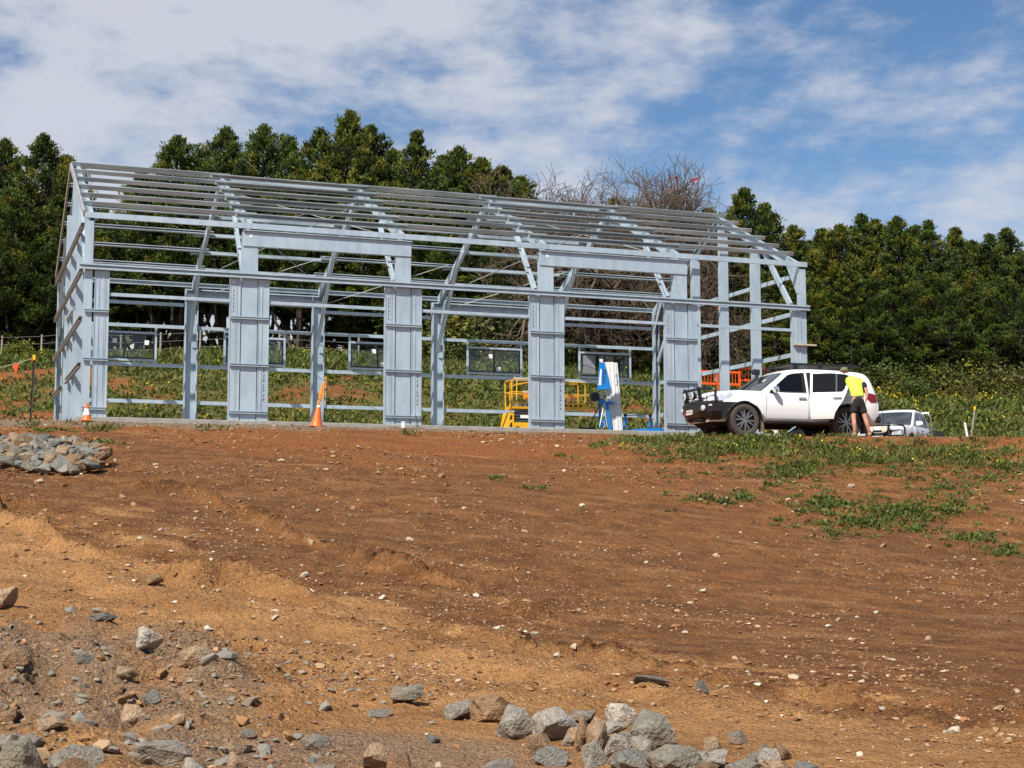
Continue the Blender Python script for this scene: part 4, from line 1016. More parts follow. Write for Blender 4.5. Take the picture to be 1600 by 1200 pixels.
# ---------------------------------------------------------------- white four-wheel-drive wagon
CARX, CARY, CARH = 7.20, 41.17, math.atan2(-0.295, -0.956)
CARZ = float(base_z(np.array([CARX]), np.array([CARY]))[0])
suv = empty('four_wheel_drive', (CARX, CARY, CARZ), CARH, 'white four-wheel-drive wagon with black bull bar and open rear door', 'car'); suv.scale = (1.05, 1.03, 1.03)
C1 = Car(0.93, ztop=[(-2.42, 0.98), (-2.30, 1.12), (-1.0, 1.13), (0.7, 1.13), (1.0, 1.155), (1.5, 1.16), (2.0, 1.11), (2.2, 1.03), (2.27, 0.92)],
         zroof=[(-2.40, 1.12), (-2.32, 1.36), (-2.20, 1.62), (-2.10, 1.705), (-1.90, 1.745), (-1.3, 1.775), (-0.6, 1.785), (-0.1, 1.765), (0.10, 1.735), (0.20, 1.685), (0.55, 1.42), (0.97, 1.11), (1.05, 1.05)],
         wtap=[(-2.42, 0.86), (-2.2, 0.95), (-1.8, 0.985), (-1.0, 1.0), (1.5, 1.0), (1.9, 0.97), (2.1, 0.90), (2.27, 0.78)], gx0=-2.40, gx1=1.05)
m = MB(); loft(m, sorted(set([-2.42, -2.39, -2.33, -2.25, 2.27, 2.24, 2.18, 2.1]+list(np.round(np.arange(-2.15, 2.1, 0.09), 3)))), C1.ring_low)
body = m.build('body', M['white_paint'], suv); cut_arches(body, (1.40, -1.445), 0.475, 0.93, 0.40)
m = MB(); loft(m, sorted(set([-2.40, -2.36, -2.30, -2.21, -2.12, -2.07, -2.02, -1.94, -1.85, -0.1, 0.0, 0.05, 0.10, 0.15, 0.20]+list(np.round(np.arange(-1.7, -0.1, 0.12), 3))+list(np.round(np.arange(0.27, 1.05, 0.08), 3)))), C1.ring_top)
m.build('cabin', M['white_paint'], suv, smooth=True)
for x_ in (1.40, -1.445):                                 # dark wheel housings
    for sd in (1, -1):
        m = MB(); n = 20; a0 = [math.pi*i/n for i in range(n+1)]
        for i in range(n):
            p = [(x_+0.47*math.cos(a), sd*0.88, 0.40+0.47*math.sin(a)) for a in (a0[i], a0[i+1])]; q = [(a, sd*0.62, c_) for a, b, c_ in p]
            m.add([p[0], p[1], q[1], q[0]], [(0, 1, 2, 3)])
        m.build('wheel_housing', M['dark_interior'], suv)
        m = MB()
        for i in range(n):
            ys_ = C1.ys(x_, 0.7)+0.004
            def ap(a, rr): return (x_+rr*math.cos(a), sd*ys_, 0.40+rr*math.sin(a))
            m.prism([ap(a0[i], 0.462), ap(a0[i+1], 0.462), ap(a0[i+1], 0.490), ap(a0[i], 0.490)], (0, -sd*0.05, 0))
        m.build('arch_trim', M['white_paint'] if False else M['black_plastic'], suv)
for x_, y_ in ((1.40, 0.79), (-1.445, 0.79), (1.40, -0.79), (-1.445, -0.79)): wheel(suv, x_, y_, 1 if y_ > 0 else -1, steer=(0.10 if x_ > 0 else 0))
m = MB(); m.box(-2.2, 2.0, -0.62, 0.62, 0.30, 0.46); m.build('chassis', M['dark_interior'], suv)
arch = lambda x0, r, a0, a1, n=8: [(x0+r*math.cos(R(a)), 0.40+r*math.sin(R(a))) for a in np.linspace(a0, a1, n)]
fd = side_patch(C1, 'front_door', [(0.80, 0.46), (0.80, 1.06), (0.74, 1.12), (-0.36, 1.12), (-0.36, 0.46)], 'white_paint', suv, 0.006, 0.02)
side_patch(C1, 'door_glass', [(0.70, 1.15), (0.14, 1.595), (0.0, 1.640), (-0.33, 1.675), (-0.33, 1.15)], 'car_glass', fd, 0.006, 0.014)
m = MB(); m.bar((-0.08, C1.ys(-0.1, 0.98)+0.030, 0.985), (-0.30, C1.ys(-0.3, 0.98)+0.030, 0.985), 0.025, 0.035); m.box(-0.27, -0.11, C1.ys(-0.2, 0.98)+0.005, C1.ys(-0.2, 0.98)+0.02, 0.955, 1.015); m.build('handle', M['chrome'], fd, bevel=0.006)
side_patch(C1, 'pillar_trim', [(-0.24, 1.15), (-0.24, 1.668), (-0.33, 1.675), (-0.33, 1.15)], 'black_plastic', fd, 0.009, 0.006)
# gaps
for q in ((0.808, 0.46, 1.08), (-0.372, 0.46, 1.12)):
    side_patch(C1, 'door_gap', [(q[0]+0.004, q[1]), (q[0]+0.004, q[2]), (q[0]-0.004, q[2]), (q[0]-0.004, q[1])], 'dark_interior', suv, 0.002, 0.006)
# rear doorway, dark inside, and the door swung open on its front hinge
rear_out = [(-0.40, 0.46), (-0.40, 1.68), (-0.9, 1.685), (-1.30, 1.645), (-1.46, 1.585), (-1.36, 1.30), (-1.30, 1.12), (-1.22, 0.92), (-1.12, 0.78), (-1.02, 0.62), (-0.975, 0.46)]
side_patch(C1, 'doorway', rear_out, 'dark_interior', suv, 0.004, 0.012)
hinge = bpy.data.objects.new('rear_door', None); COL.objects.link(hinge); hinge.parent = suv; hy = C1.ys(-0.40, 0.8)
hinge.location = (-0.40, hy, 0); hinge.rotation_euler = (0, 0, R(-34)); hinge.empty_display_size = 0.1
def shift(o, dx, dy):
    for v in o.data.vertices: v.co.x += dx; v.co.y += dy
    return o
dr_ = side_patch(C1, 'door_panel', rear_out, 'white_paint', hinge, 0.006, 0.07); shift(dr_, 0.40, -hy)
gl = side_patch(C1, 'door_glass', [(-0.46, 1.15), (-0.46, 1.645), (-0.9, 1.65), (-1.26, 1.61), (-1.38, 1.565), (-1.26, 1.22), (-1.20, 1.15)], 'car_glass', hinge, 0.010, 0.012); shift(gl, 0.40, -hy)
dv = side_patch(C1, 'glass_divider', [(-1.04, 1.15), (-1.04, 1.638), (-1.075, 1.635), (-1.075, 1.15)], 'black_plastic', hinge, 0.013, 0.006); shift(dv, 0.40, -hy)
m = MB(); m.bar((-0.98, C1.ys(-0.9, 0.98)+0.030, 0.995), (-1.20, C1.ys(-1.0, 0.98)+0.030, 0.995), 0.025, 0.035); m.box(-1.17, -1.01, C1.ys(-0.9, 0.98)+0.005, C1.ys(-0.9, 0.98)+0.02, 0.965, 1.025); hh = m.build('handle', M['chrome'], hinge, bevel=0.006); shift(hh, 0.40, -hy)
m = MB(); m.bar((0, 0.012, 1.155), (-0.80, 0.012, 1.155), 0.012, 0.02)
side_patch(C1, 'quarter_glass', [(-1.56, 1.20), (-1.50, 1.55), (-1.80, 1.58), (-2.02, 1.52), (-2.12, 1.30), (-2.10, 1.20)], 'car_glass', suv, 0.006, 0.014)
top_patch(C1, 'windscreen', [0.93, 0.84, 0.72, 0.6, 0.48, 0.36, 0.24], [0.93, 0.935, 0.94, 0.94, 0.94, 0.935, 0.92], 'screen_glass', suv)
top_patch(C1, 'rear_glass', [-2.34, -2.30, -2.21, -2.12], [0.86, 0.88, 0.88, 0.86], 'car_glass', suv, 0.004)
m = MB(); m.bar((0.98, -0.75, 1.135), (0.98, 0.75, 1.135), 0.10, 0.012); m.build('scuttle', M['black_plastic'], suv)
m = MB(); m.prism([(0.43, 0.10, 1.525), (0.43, 0.18, 1.525), (0.52, 0.18, 1.458), (0.52, 0.10, 1.458)], (0.012, 0, 0.014)); m.build('windscreen_label', M['plate_white'], suv)
# mirrors
for sd in (1, -1):
    m = MB(); prof = [(-0.02, 0.095), (0.05, 0.105), (0.12, 0.085), (0.15, 0.05)]
    m.lathe([(0.02, -0.10), (0.075, -0.085), (0.10, 0.0), (0.09, 0.075), (0.045, 0.115)], 14, (0, 0, 0), 'y')
    for i, v in enumerate(m.v): m.v[i] = (v[0]*0.72, v[1]*1.15, v[2]*0.95)
    mi = m.build('mirror', M['chrome'], suv, smooth=True); mi.location = (0.60, sd*1.04, 1.19)
    m = MB(); m.bar((0.02, -sd*0.17, -0.06), (0.0, -sd*0.06, -0.03), 0.07, 0.05); m.build('mirror_arm', M['black_plastic'], mi)
side_patch(C1, 'mirror_base', [(0.72, 1.10), (0.60, 1.22), (0.55, 1.10)], 'black_plastic', suv, 0.012, 0.01)
# lights
for sd in (1, -1):
    m = MB(); xs = [1.72, 1.85, 1.98, 2.08, 2.16, 2.22]
    for x in xs:
        zt = interp(C1.ztop, x); hi = zt-0.045; lo = hi-0.05-0.13*min(1, (x-1.70)/0.22)
        for z in (lo, (lo+hi)/2, hi): m.v.append((x, sd*(C1.ys(x, z)+0.006-0.03*(z-lo)), z))
    for i in range(len(xs)-1):
        for j in (0, 1): a = i*3+j; m.f.append((a, a+1, a+4, a+3))
    hl = m.build('headlight', M['lamp_glass'], suv, smooth=True)
    m = MB(); m.lathe([(0.055, 0.0), (0.045, 0.02), (0.01, 0.024)], 14, (2.13, sd*0.74, 0.895), 'x'); m.build('projector', M['grey_paint'], hl)
    side_patch(C1, 'tail_light', [(-2.06, 1.02), (-2.02, 1.12), (-2.10, 1.19), (-2.36, 1.15), (-2.36, 0.94), (-2.16, 0.93)], 'tail_red', suv, 0.012, 0.03, side=sd)
m = MB(); m.box(-2.50, -2.30, -0.80, 0.80, 0.42, 0.60); m.build('rear_bumper', M['black_plastic'], suv, bevel=0.03)
m = MB(); m.box(2.20, 2.26, -0.52, 0.52, 0.72, 0.92)
gr = m.build('grille', M['black_plastic'], suv)
for z in (0.78, 0.86): m = MB(); m.box(2.262, 2.275, -0.5, 0.5, z-0.012, z+0.012); m.build('grille_bar', M['chrome'], gr)
# bull bar: folded steel bumper, hoop, uprights
bb = bpy.data.objects.new('bull_bar', None); COL.objects.link(bb); bb.parent = suv
def bumper_ring(z, d, w): return [(2.02, w+0.02, z), (2.26, w-0.07, z), (2.40-d, w-0.30, z), (2.46-d, 0.42, z), (2.46-d, -0.42, z), (2.40-d, -w+0.30, z), (2.26, -w+0.07, z), (2.02, -w-0.02, z)]
m = MB(); rings = []
for z, d, w in ((0.40, 0.16, 0.78), (0.50, 0.05, 0.90), (0.62, 0.0, 0.95), (0.84, 0.0, 0.97), (0.88, 0.03, 0.96)):
    rg = bumper_ring(z, d, w); o = len(m.v); m.v += rg; rings.append(o)
for a, b in zip(rings, rings[1:]):
    for i in range(7): m.f.append((a+i, a+i+1, b+i+1, b+i))
m.f.append(tuple(rings[-1]+i for i in range(8))); m.f.append(tuple(rings[0]+i for i in reversed(range(8))))
for a, b in zip(rings, rings[1:]): m.f.append((a+7, a, b, b+7))
m.build('bumper', M['black_steel'], bb, smooth=False)
m = MB(); m.prism([(1.60, 0.93, 0.845), (2.05, 0.955, 0.845), (2.05, 0.955, 0.40), (1.93, 0.94, 0.44), (1.86, 0.94, 0.66), (1.72, 0.93, 0.80)], (0, -0.03, 0))
wg = m.build('wing', M['black_steel'], bb); m = MB(); m.prism([(1.60, -0.93, 0.845), (2.05, -0.955, 0.845), (2.05, -0.955, 0.40), (1.93, -0.94, 0.44), (1.86, -0.94, 0.66), (1.72, -0.93, 0.80)], (0, 0.03, 0)); 
wg = m.build('wing', M['black_steel'], bb)
m = MB(); m.tube([(2.20, 0.95, 0.86), (2.20, 0.94, 1.10), (2.24, 0.90, 1.18), (2.36, 0.70, 1.20), (2.44, 0.40, 1.20), (2.44, -0.40, 1.20), (2.36, -0.70, 1.20), (2.24, -0.90, 1.18), (2.20, -0.94, 1.10), (2.20, -0.95, 0.86)], 0.034, 10); m.build('hoop', M['black_steel'], bb, smooth=True)
for sd in (1, -1):
    m = MB(); m.prism([(2.40, sd*0.40, 0.84), (2.32, sd*0.40, 0.84), (2.38, sd*0.40, 1.26), (2.48, sd*0.40, 1.26)], (0, sd*0.035, 0)); m.build('upright', M['black_steel'], bb)
    m = MB(); m.box(2.452, 2.475, sd*0.62-0.10, sd*0.62+0.10, 0.63, 0.76)
    fo = MB(); fo.lathe([(0.075, 0), (0.072, 0.02), (0.055, 0.03), (0.02, 0.034)], 16, (0, 0, 0), 'x'); fl = fo.build('fog_light', M['lamp_glass'], bb, smooth=True); fl.location = (2.41, sd*0.66, 0.70); fl.rotation_euler = (0, 0, sd*0.35)
    m = MB(); m.box(2.20, 2.34, sd*0.855-0.02, sd*0.855+0.02, 0.745, 0.785); m.build('indicator', M['plate_white'], bb)
m = MB(); m.tube([(2.43, -0.40, 0.98), (2.43, 0.40, 0.98)], 0.016, 8); m.build('cross_bar', M['black_steel'], bb)
for y_ in (0.20, -0.28): spot(bb, 2.50, y_, 1.04, 0.110)
m = MB(); m.tube([(2.30, 0.62, 0.86), (2.30, 0.62, 1.04)], 0.01, 6); m.tube([(2.31, 0.10, 0.9), (2.35, 0.55, 0.98)], 0.012, 6); m.build('cable', M['grey_paint'], bb)
m = MB(); m.box(2.462, 2.474, -0.27, 0.10, 0.575, 0.695); npl = m.build('number_plate', M['plate_white'], bb)
text_mesh('plate_text', 'EVW12G', 0.093, M['print_dark'], npl, Matrix.Translation((2.4755, -0.085, 0.635)) @ Matrix(((0, 0, 1, 0), (1, 0, 0, 0), (0, 1, 0, 0), (0, 0, 0, 1))), 0.0008)
m = MB(); m.lathe([(0.035, 0), (0.03, 0.008)], 12, (2.462, -0.36, 0.60), 'x'); m.build('emblem', M['print_red'], bb)
m = MB(); m.prism([(2.20, -0.55, 0.43), (2.38, -0.40, 0.44), (2.38, 0.40, 0.44), (2.20, 0.55, 0.43), (1.95, 0.5, 0.25), (1.95, -0.5, 0.25)], (0, 0, -0.03)); m.build('bash_plate', M['dark_interior'], suv)
# snorkel up the far windscreen pillar
m = MB(); m.tube([(1.45, -0.93, 0.98), (1.10, -0.965, 1.06), (0.85, -0.955, 1.22), (0.45, -0.875, 1.50), (0.26, -0.83, 1.64), (0.20, -0.82, 1.78)], [0.05, 0.055, 0.05, 0.05, 0.05, 0.055], 10); sn = m.build('snorkel', M['black_plastic'], suv, smooth=True)
m = MB(); m.box(0.14, 0.36, -0.885, -0.755, 1.76, 1.90); m.build('snorkel_head', M['black_plastic'], sn, bevel=0.03)
# roof rack
rk = bpy.data.objects.new('roof_rack', None); COL.objects.link(rk); rk.parent = suv
for sd in (1, -1):
    m = MB(); m.box(-1.95, 0.02, sd*0.66-0.02, sd*0.66+0.02, 1.868, 1.930); m.build('side_rail', M['black_steel'], rk)
    for x_ in (-0.15, -0.85, -1.55):
        m = MB(); m.prism([(x_-0.09, sd*0.655, 1.755), (x_+0.09, sd*0.655, 1.755), (x_+0.04, sd*0.655, 1.868), (x_-0.04, sd*0.655, 1.868)], (0, -sd*0.03, 0)); m.build('mount', M['black_steel'], rk)
for x_ in (-1.95, 0.02):
    m = MB(); m.box(x_-0.025, x_+0.025, -0.70, 0.70, 1.872, 1.926); m.build('end_rail', M['black_steel'], rk)
for i in range(11):
    x_ = -1.83+i*0.165; m = MB(); m.box(x_-0.045, x_+0.045, -0.638, 0.638, 1.900, 1.918); m.build('slat', M['black_steel'], rk)
for sd in (1, -1):
    m = MB(); m.tube([(0.92, sd*0.96, 0.36), (0.84, sd*1.0, 0.36), (-0.86, sd*1.0, 0.36), (-0.94, sd*0.96, 0.36)], 0.045, 10); m.build('side_step', M['black_steel'], suv, smooth=True)
    for x_ in (0.90, -1.96):
        m = MB(); m.box(x_-0.008, x_+0.008, sd*0.80-0.14, sd*0.80+0.14, 0.12, 0.56); m.build('mud_flap', M['mud_flap'], suv)

# ---------------------------------------------------------------- white utility parked behind
UY = 55.0; ux = float(at(1422, 660, UY)[0]); UZ = float(base_z(np.array([ux]), np.array([UY]))[0])
ute = empty('utility_truck', (ux, UY+1.6, UZ+0.22), math.atan2(-0.86, -0.51), 'white dual-cab utility with black bull bar parked behind the earth rise', 'utility truck')
C2 = Car(0.92, ztop=[(-0.95, 1.10), (0.8, 1.13), (1.1, 1.15), (1.8, 1.10), (2.2, 1.02), (2.42, 0.93)],
         zroof=[(-1.02, 1.10), (-0.95, 1.35), (-0.85, 1.66), (-0.72, 1.74), (0.0, 1.785), (0.35, 1.765), (0.55, 1.68), (0.95, 1.42), (1.32, 1.12), (1.40, 1.05)],
         wtap=[(-0.95, 0.97), (0.0, 1.0), (1.6, 1.0), (2.0, 0.97), (2.42, 0.86)], gx0=-1.0, gx1=1.4)
m = MB(); loft(m, list(np.round(np.linspace(-0.95, 2.42, 34), 3)), C2.ring_low); ub = m.build('body', M['white_paint'], ute); cut_arches(ub, (1.52,), 0.46, 0.92, 0.40)
m = MB(); loft(m, [-1.02, -0.98, -0.95, -0.9, -0.85, -0.78, -0.72, -0.4, 0.0, 0.2, 0.35, 0.45, 0.55, 0.65, 0.8, 0.95, 1.1, 1.2, 1.32, 1.4], C2.ring_top); m.build('cabin', M['white_paint'], ute, smooth=True)
for x_, y_ in ((1.52, 0.78), (-1.53, 0.78), (1.52, -0.78), (-1.53, -0.78)): wheel(ute, x_, y_, 1 if y_ > 0 else -1)
m = MB(); m.box(-2.4, 2.2, -0.6, 0.6, 0.34, 0.5); m.build('chassis', M['dark_interior'], ute)
top_patch(C2, 'windscreen', [1.28, 1.18, 1.05, 0.92, 0.78, 0.66, 0.58], [0.93, 0.935, 0.94, 0.94, 0.94, 0.935, 0.92], 'screen_glass', ute)
for sd in (1, -1):
    f1 = side_patch(C2, 'front_door', [(1.10, 0.46), (1.10, 1.09), (-0.0, 1.12), (0.0, 0.46)], 'white_paint', ute, 0.006, 0.02, side=sd)
    side_patch(C2, 'door_glass', [(1.02, 1.15), (0.52, 1.58), (0.36, 1.65), (0.04, 1.67), (0.04, 1.15)], 'car_glass', f1, 0.007, 0.014, side=sd)
    m = MB(); m.box(0.06, 0.24, sd*0.925-0.012, sd*0.925+0.012, 0.97, 1.0); m.build('handle', M['black_plastic'], f1)
    f2 = side_patch(C2, 'rear_door', [(-0.02, 0.46), (-0.02, 1.12), (-0.85, 1.12), (-0.85, 0.46)], 'white_paint', ute, 0.006, 0.02, side=sd)
    side_patch(C2, 'door_glass', [(-0.05, 1.15), (-0.05, 1.67), (-0.58, 1.64), (-0.76, 1.50), (-0.80, 1.15)], 'car_glass', f2, 0.007, 0.014, side=sd)
    m = MB(); m.box(-0.80, -0.62, sd*0.925-0.012, sd*0.925+0.012, 0.97, 1.0); m.build('handle', M['black_plastic'], f2)
    m = MB(); m.lathe([(0.03, -0.12), (0.095, -0.10), (0.11, 0.03), (0.06, 0.12)], 12, (0, 0, 0), 'y')
    for i, v in enumerate(m.v): m.v[i] = (v[0]*0.7, v[1]*1.05, v[2]*0.95)
    mi = m.build('mirror', M['white_paint'], ute, smooth=True); mi.location = (0.98, sd*1.04, 1.20)
    m = MB(); xs = [2.05, 2.16, 2.26, 2.36]
    for x in xs:
        zt = interp(C2.ztop, x); hi = zt-0.05; lo = hi-0.19
        for z in (lo, (lo+hi)/2, hi): m.v.append((x, sd*(C2.ys(x, z)+0.008-0.04*(z-lo)), z))
    for i in range(3):
        for j in (0, 1): a = i*3+j; m.f.append((a, a+1, a+4, a+3))
    m.add([(2.445, sd*0.50, 0.74), (2.445, sd*0.78, 0.74), (2.445, sd*0.78, 0.92), (2.445, sd*0.50, 0.90)], [(0, 1, 2, 3)])
    hl = m.build('headlight', M['lamp_glass'], ute, smooth=False)
    m = MB(); m.lathe([(0.03, 0), (0.02, 0.012)], 10, (2.446, sd*0.53, 0.87), 'x'); m.build('indicator', M['amber'], hl)
m = MB(); m.box(2.38, 2.44, -0.46, 0.46, 0.72, 0.92); ug = m.build('grille', M['black_plastic'], ute)
for i, y_ in enumerate((-0.20, -0.12, -0.04, 0.04, 0.12, 0.20)): m = MB(); m.box(2.441, 2.452, y_-0.022, y_+0.022, 0.82, 0.87); m.build('grille_mark', M['plate_white'], ug)
ubb = bpy.data.objects.new('bull_bar', None); COL.objects.link(ubb); ubb.parent = ute
m = MB(); m.prism([(2.40, -0.95, 0.45), (2.40, 0.95, 0.45), (2.62, 0.70, 0.45), (2.66, 0.0, 0.45), (2.62, -0.70, 0.45)], (0, 0, 0.27)); m.build('bumper', M['black_steel'], ubb)
m = MB(); m.tube([(2.42, 0.93, 0.70), (2.44, 0.93, 0.98), (2.50, 0.88, 1.06), (2.60, 0.68, 1.08), (2.62, 0, 1.08), (2.60, -0.68, 1.08), (2.50, -0.88, 1.06), (2.44, -0.93, 0.98), (2.42, -0.93, 0.70)], 0.035, 10); m.build('hoop', M['black_steel'], ubb, smooth=True)
for sd in (1, -1):
    m = MB(); m.box(2.56, 2.64, sd*0.40-0.035, sd*0.40+0.035, 0.70, 1.16); m.build('upright', M['black_steel'], ubb)
for y_ in (-0.24, 0.26): spot(ubb, 2.66, y_, 0.93, 0.115, 'lens_cover')
m = MB(); m.box(2.662, 2.675, -0.20, 0.20, 0.60, 0.70); m.build('number_plate', M['plate_white'], ubb)
m = MB(); m.tube([(2.62, 0.22, 1.08), (2.62, 0.20, 1.9), (2.62, 0.19, 2.55)], [0.014, 0.010, 0.007], 6); an = m.build('antenna', M['black_plastic'], ubb)
m = MB(); m.tube([(1.75, -0.92, 0.98), (1.45, -0.95, 1.10), (1.2, -0.93, 1.26), (0.8, -0.85, 1.52), (0.66, -0.82, 1.74)], 0.05, 8); sn = m.build('snorkel', M['black_plastic'], ute, smooth=True)
m = MB(); m.box(0.60, 0.82, -0.88, -0.76, 1.72, 1.86); m.build('snorkel_head', M['black_plastic'], sn, bevel=0.03)
tray = bpy.data.objects.new('tray', None); COL.objects.link(tray); tray.parent = ute
m = MB(); m.box(-2.75, -1.05, -0.93, 0.93, 0.72, 0.80); m.build('tray_floor', M['grey_paint'], tray)
for sd in (1, -1):
    m = MB(); m.box(-2.75, -1.08, sd*0.93-0.02, sd*0.93+0.02, 0.802, 1.10); m.build('drop_side', M['grey_paint'], tray)
m = MB(); m.box(-2.78, -2.75, -0.93, 0.93, 0.74, 1.10); m.build('tailgate', M['grey_paint'], tray)
m = MB(); m.tube([(-1.12, 0.90, 0.80), (-1.12, 0.88, 1.55), (-1.12, 0.78, 1.74), (-1.12, -0.78, 1.74), (-1.12, -0.88, 1.55), (-1.12, -0.90, 0.80)], 0.03, 8); m.build('headboard', M['alloy'], tray, smooth=True)
# ================================================================ worker at the open door
def skin_body(name, pts, edges, m, parent, sub=2, root=0):
    me = bpy.data.meshes.new(name); me.from_pydata([p[:3] for p in pts], edges, [])
    o = link_mesh(name, me, m, parent)
    o.modifiers.new('skin', 'SKIN').use_smooth_shade = True
    lay = me.skin_vertices[0].data if me.skin_vertices else None
    if lay is None:
        bm = bmesh.new(); bm.from_mesh(me); bm.verts.layers.skin.verify(); bm.to_mesh(me); bm.free(); lay = me.skin_vertices[0].data
    for i, p in enumerate(pts):
        r = p[3]; lay[i].radius = (r, p[4] if len(p) > 4 else r); lay[i].use_root = (i == root)
    s_ = o.modifiers.new('sub', 'SUBSURF'); s_.levels = s_.render_levels = sub
    bpy.context.view_layer.update()
    nm = bpy.data.meshes.new_from_object(o.evaluated_get(bpy.context.evaluated_depsgraph_get())); o.modifiers.clear(); o.data = nm
    if len(nm.materials) == 0: nm.materials.append(m)
    nm.polygons.foreach_set('use_smooth', np.ones(len(nm.polygons), bool))
    return o
PX, PY = 9.12, 40.02
per = empty('person', (PX, PY, CARZ-0.02), 0.0, 'person in yellow hi-vis shirt and black shorts leaning into the open car door', 'person')
hip, lk, la = (-0.04, 0.0, 0.98), (-0.17, 0.0, 0.50), (-0.155, -0.02, 0.09)
rk_, ra = (0.13, 0.01, 0.50), (0.235, -0.03, 0.09)
J = [(-0.04, 0.02, 1.00, 0.150, 0.115), (-0.05, 0.05, 1.16, 0.142, 0.105), (-0.08, 0.15, 1.34, 0.160, 0.110), (-0.11, 0.23, 1.48, 0.150, 0.095), (-0.19, 0.30, 1.59, 0.055), (-0.26, 0.35, 1.66, 0.072, 0.085), (-0.30, 0.38, 1.76, 0.085, 0.095), (-0.31, 0.385, 1.82, 0.055, 0.06),
     (-0.13, 0.01, 0.90, 0.098), (-0.165, 0.0, 0.70, 0.085), (-0.175, -0.01, 0.50, 0.062), (-0.168, -0.035, 0.34, 0.060), (-0.155, -0.01, 0.14, 0.040), (-0.155, 0.01, 0.05, 0.042), (-0.165, 0.17, 0.035, 0.036),
     (0.04, 0.01, 0.90, 0.098), (0.085, 0.01, 0.70, 0.085), (0.125, 0.0, 0.50, 0.062), (0.165, -0.03, 0.34, 0.060), (0.228, -0.01, 0.14, 0.040), (0.235, 0.01, 0.05, 0.042), (0.25, 0.17, 0.035, 0.036),
     (0.04, 0.20, 1.50, 0.070), (0.135, 0.17, 1.44, 0.056), (0.205, 0.12, 1.22, 0.044), (0.215, 0.10, 1.10, 0.041), (0.185, 0.09, 0.98, 0.028), (0.175, 0.09, 0.93, 0.034, 0.020),
     (-0.28, 0.30, 1.46, 0.062), (-0.36, 0.40, 1.30, 0.045), (-0.38, 0.55, 1.20, 0.040), (-0.36, 0.74, 1.18, 0.028), (-0.35, 0.80, 1.18, 0.032, 0.020)]
Ed = [(0, 1), (1, 2), (2, 3), (3, 4), (4, 5), (5, 6), (6, 7), (0, 8), (8, 9), (9, 10), (10, 11), (11, 12), (12, 13), (13, 14), (0, 15), (15, 16), (16, 17), (17, 18), (18, 19), (19, 20), (20, 21),
      (3, 22), (22, 23), (23, 24), (24, 25), (25, 26), (26, 27), (3, 28), (28, 29), (29, 30), (30, 31), (31, 32)]
bod = skin_body('body', J, Ed, M['skin'], per)
# fingers and thumb of both hands, each its own chain rooted in the palm
def fingers(base, down, across, fwd):
    base, down, across, fwd = Vector(base), Vector(down).normalized(), Vector(across).normalized(), Vector(fwd).normalized()
    for i, ln in enumerate((0.070, 0.080, 0.076, 0.058)):
        p = base+across*(-0.027+i*0.018); pts = []
        for q, c_ in ((-0.02, 0), (0.35, 0.1), (0.7, 0.35), (1.0, 0.75)): w = p+down*(0.025+ln*q)+fwd*ln*0.5*c_; pts.append((*w, 0.0092-0.002*max(q, 0)))
        skin_body('finger', pts, [(0, 1), (1, 2), (2, 3)], M['skin'], bod, 1)
    pts = [(*(base-across*0.022-down*0.025), 0.011), (*(base-across*0.048+down*0.012+fwd*0.012), 0.0105), (*(base-across*0.050+down*0.042+fwd*0.026), 0.0085)]
    skin_body('thumb', pts, [(0, 1), (1, 2)], M['skin'], bod, 1)
fingers((0.172, 0.09, 0.915), (-0.15, 0.02, -1), (0.15, 0.97, 0.0), (-1, 0.1, 0.1))
fingers((-0.348, 0.81, 1.18), (0.1, 1, 0), (1, 0, 0), (0, 0, -1))
m = MB(); rs = []
for cx, cy, z, rx, ry in ((-0.048, 0.040, 1.075, 0.176, 0.136), (-0.050, 0.045, 1.10, 0.180, 0.140), (-0.055, 0.065, 1.17, 0.172, 0.134), (-0.072, 0.115, 1.28, 0.184, 0.136), (-0.095, 0.185, 1.40, 0.205, 0.150), (-0.110, 0.225, 1.49, 0.212, 0.150), (-0.130, 0.245, 1.565, 0.175, 0.135), (-0.170, 0.285, 1.615, 0.090, 0.085)):
    o_ = len(m.v)
    for i in range(28):
        a_ = i*2*math.pi/28; k_ = 1+0.03*math.sin(5*a_+z*19)*math.sin(z*31); m.v.append((cx+rx*k_*math.cos(a_), cy+ry*k_*math.sin(a_), z+0.008*math.sin(3*a_)))
    rs.append(o_)
for a_, b_ in zip(rs, rs[1:]):
    for i in range(28): m.f.append((a_+i, a_+(i+1) % 28, b_+(i+1) % 28, b_+i))
sht = m.build('shirt', M['hivis'], per, smooth=True)
skin_body('sleeve', [(0.0, 0.215, 1.475, 0.095), (0.09, 0.19, 1.465, 0.086), (0.135, 0.17, 1.43, 0.074)], [(0, 1), (1, 2)], M['hivis'], sht, 2)
skin_body('sleeve', [(-0.20, 0.26, 1.47, 0.09), (-0.28, 0.30, 1.45, 0.082), (-0.345, 0.385, 1.33, 0.064)], [(0, 1), (1, 2)], M['hivis'], sht, 2)
skin_body('shirt_sleeve', [(0.122, 0.175, 1.465, 0.074), (0.165, 0.15, 1.36, 0.078), (0.185, 0.135, 1.295, 0.070)], [(0, 1), (1, 2)], M['navy'], per, 2)
so = skin_body('shorts', [(-0.04, 0.02, 1.09, 0.160, 0.124), (-0.045, 0.02, 0.96, 0.160, 0.130), (-0.135, 0.01, 0.82, 0.112), (-0.165, 0.0, 0.68, 0.108), (-0.172, 0.0, 0.60, 0.108), (0.05, 0.01, 0.82, 0.112), (0.085, 0.01, 0.68, 0.108), (0.105, 0.0, 0.60, 0.108)], [(0, 1), (1, 2), (2, 3), (3, 4), (1, 5), (5, 6), (6, 7)], M['shorts'], per)
m = MB(); m.lathe([(0.158, 1.045), (0.159, 1.075)], 24)
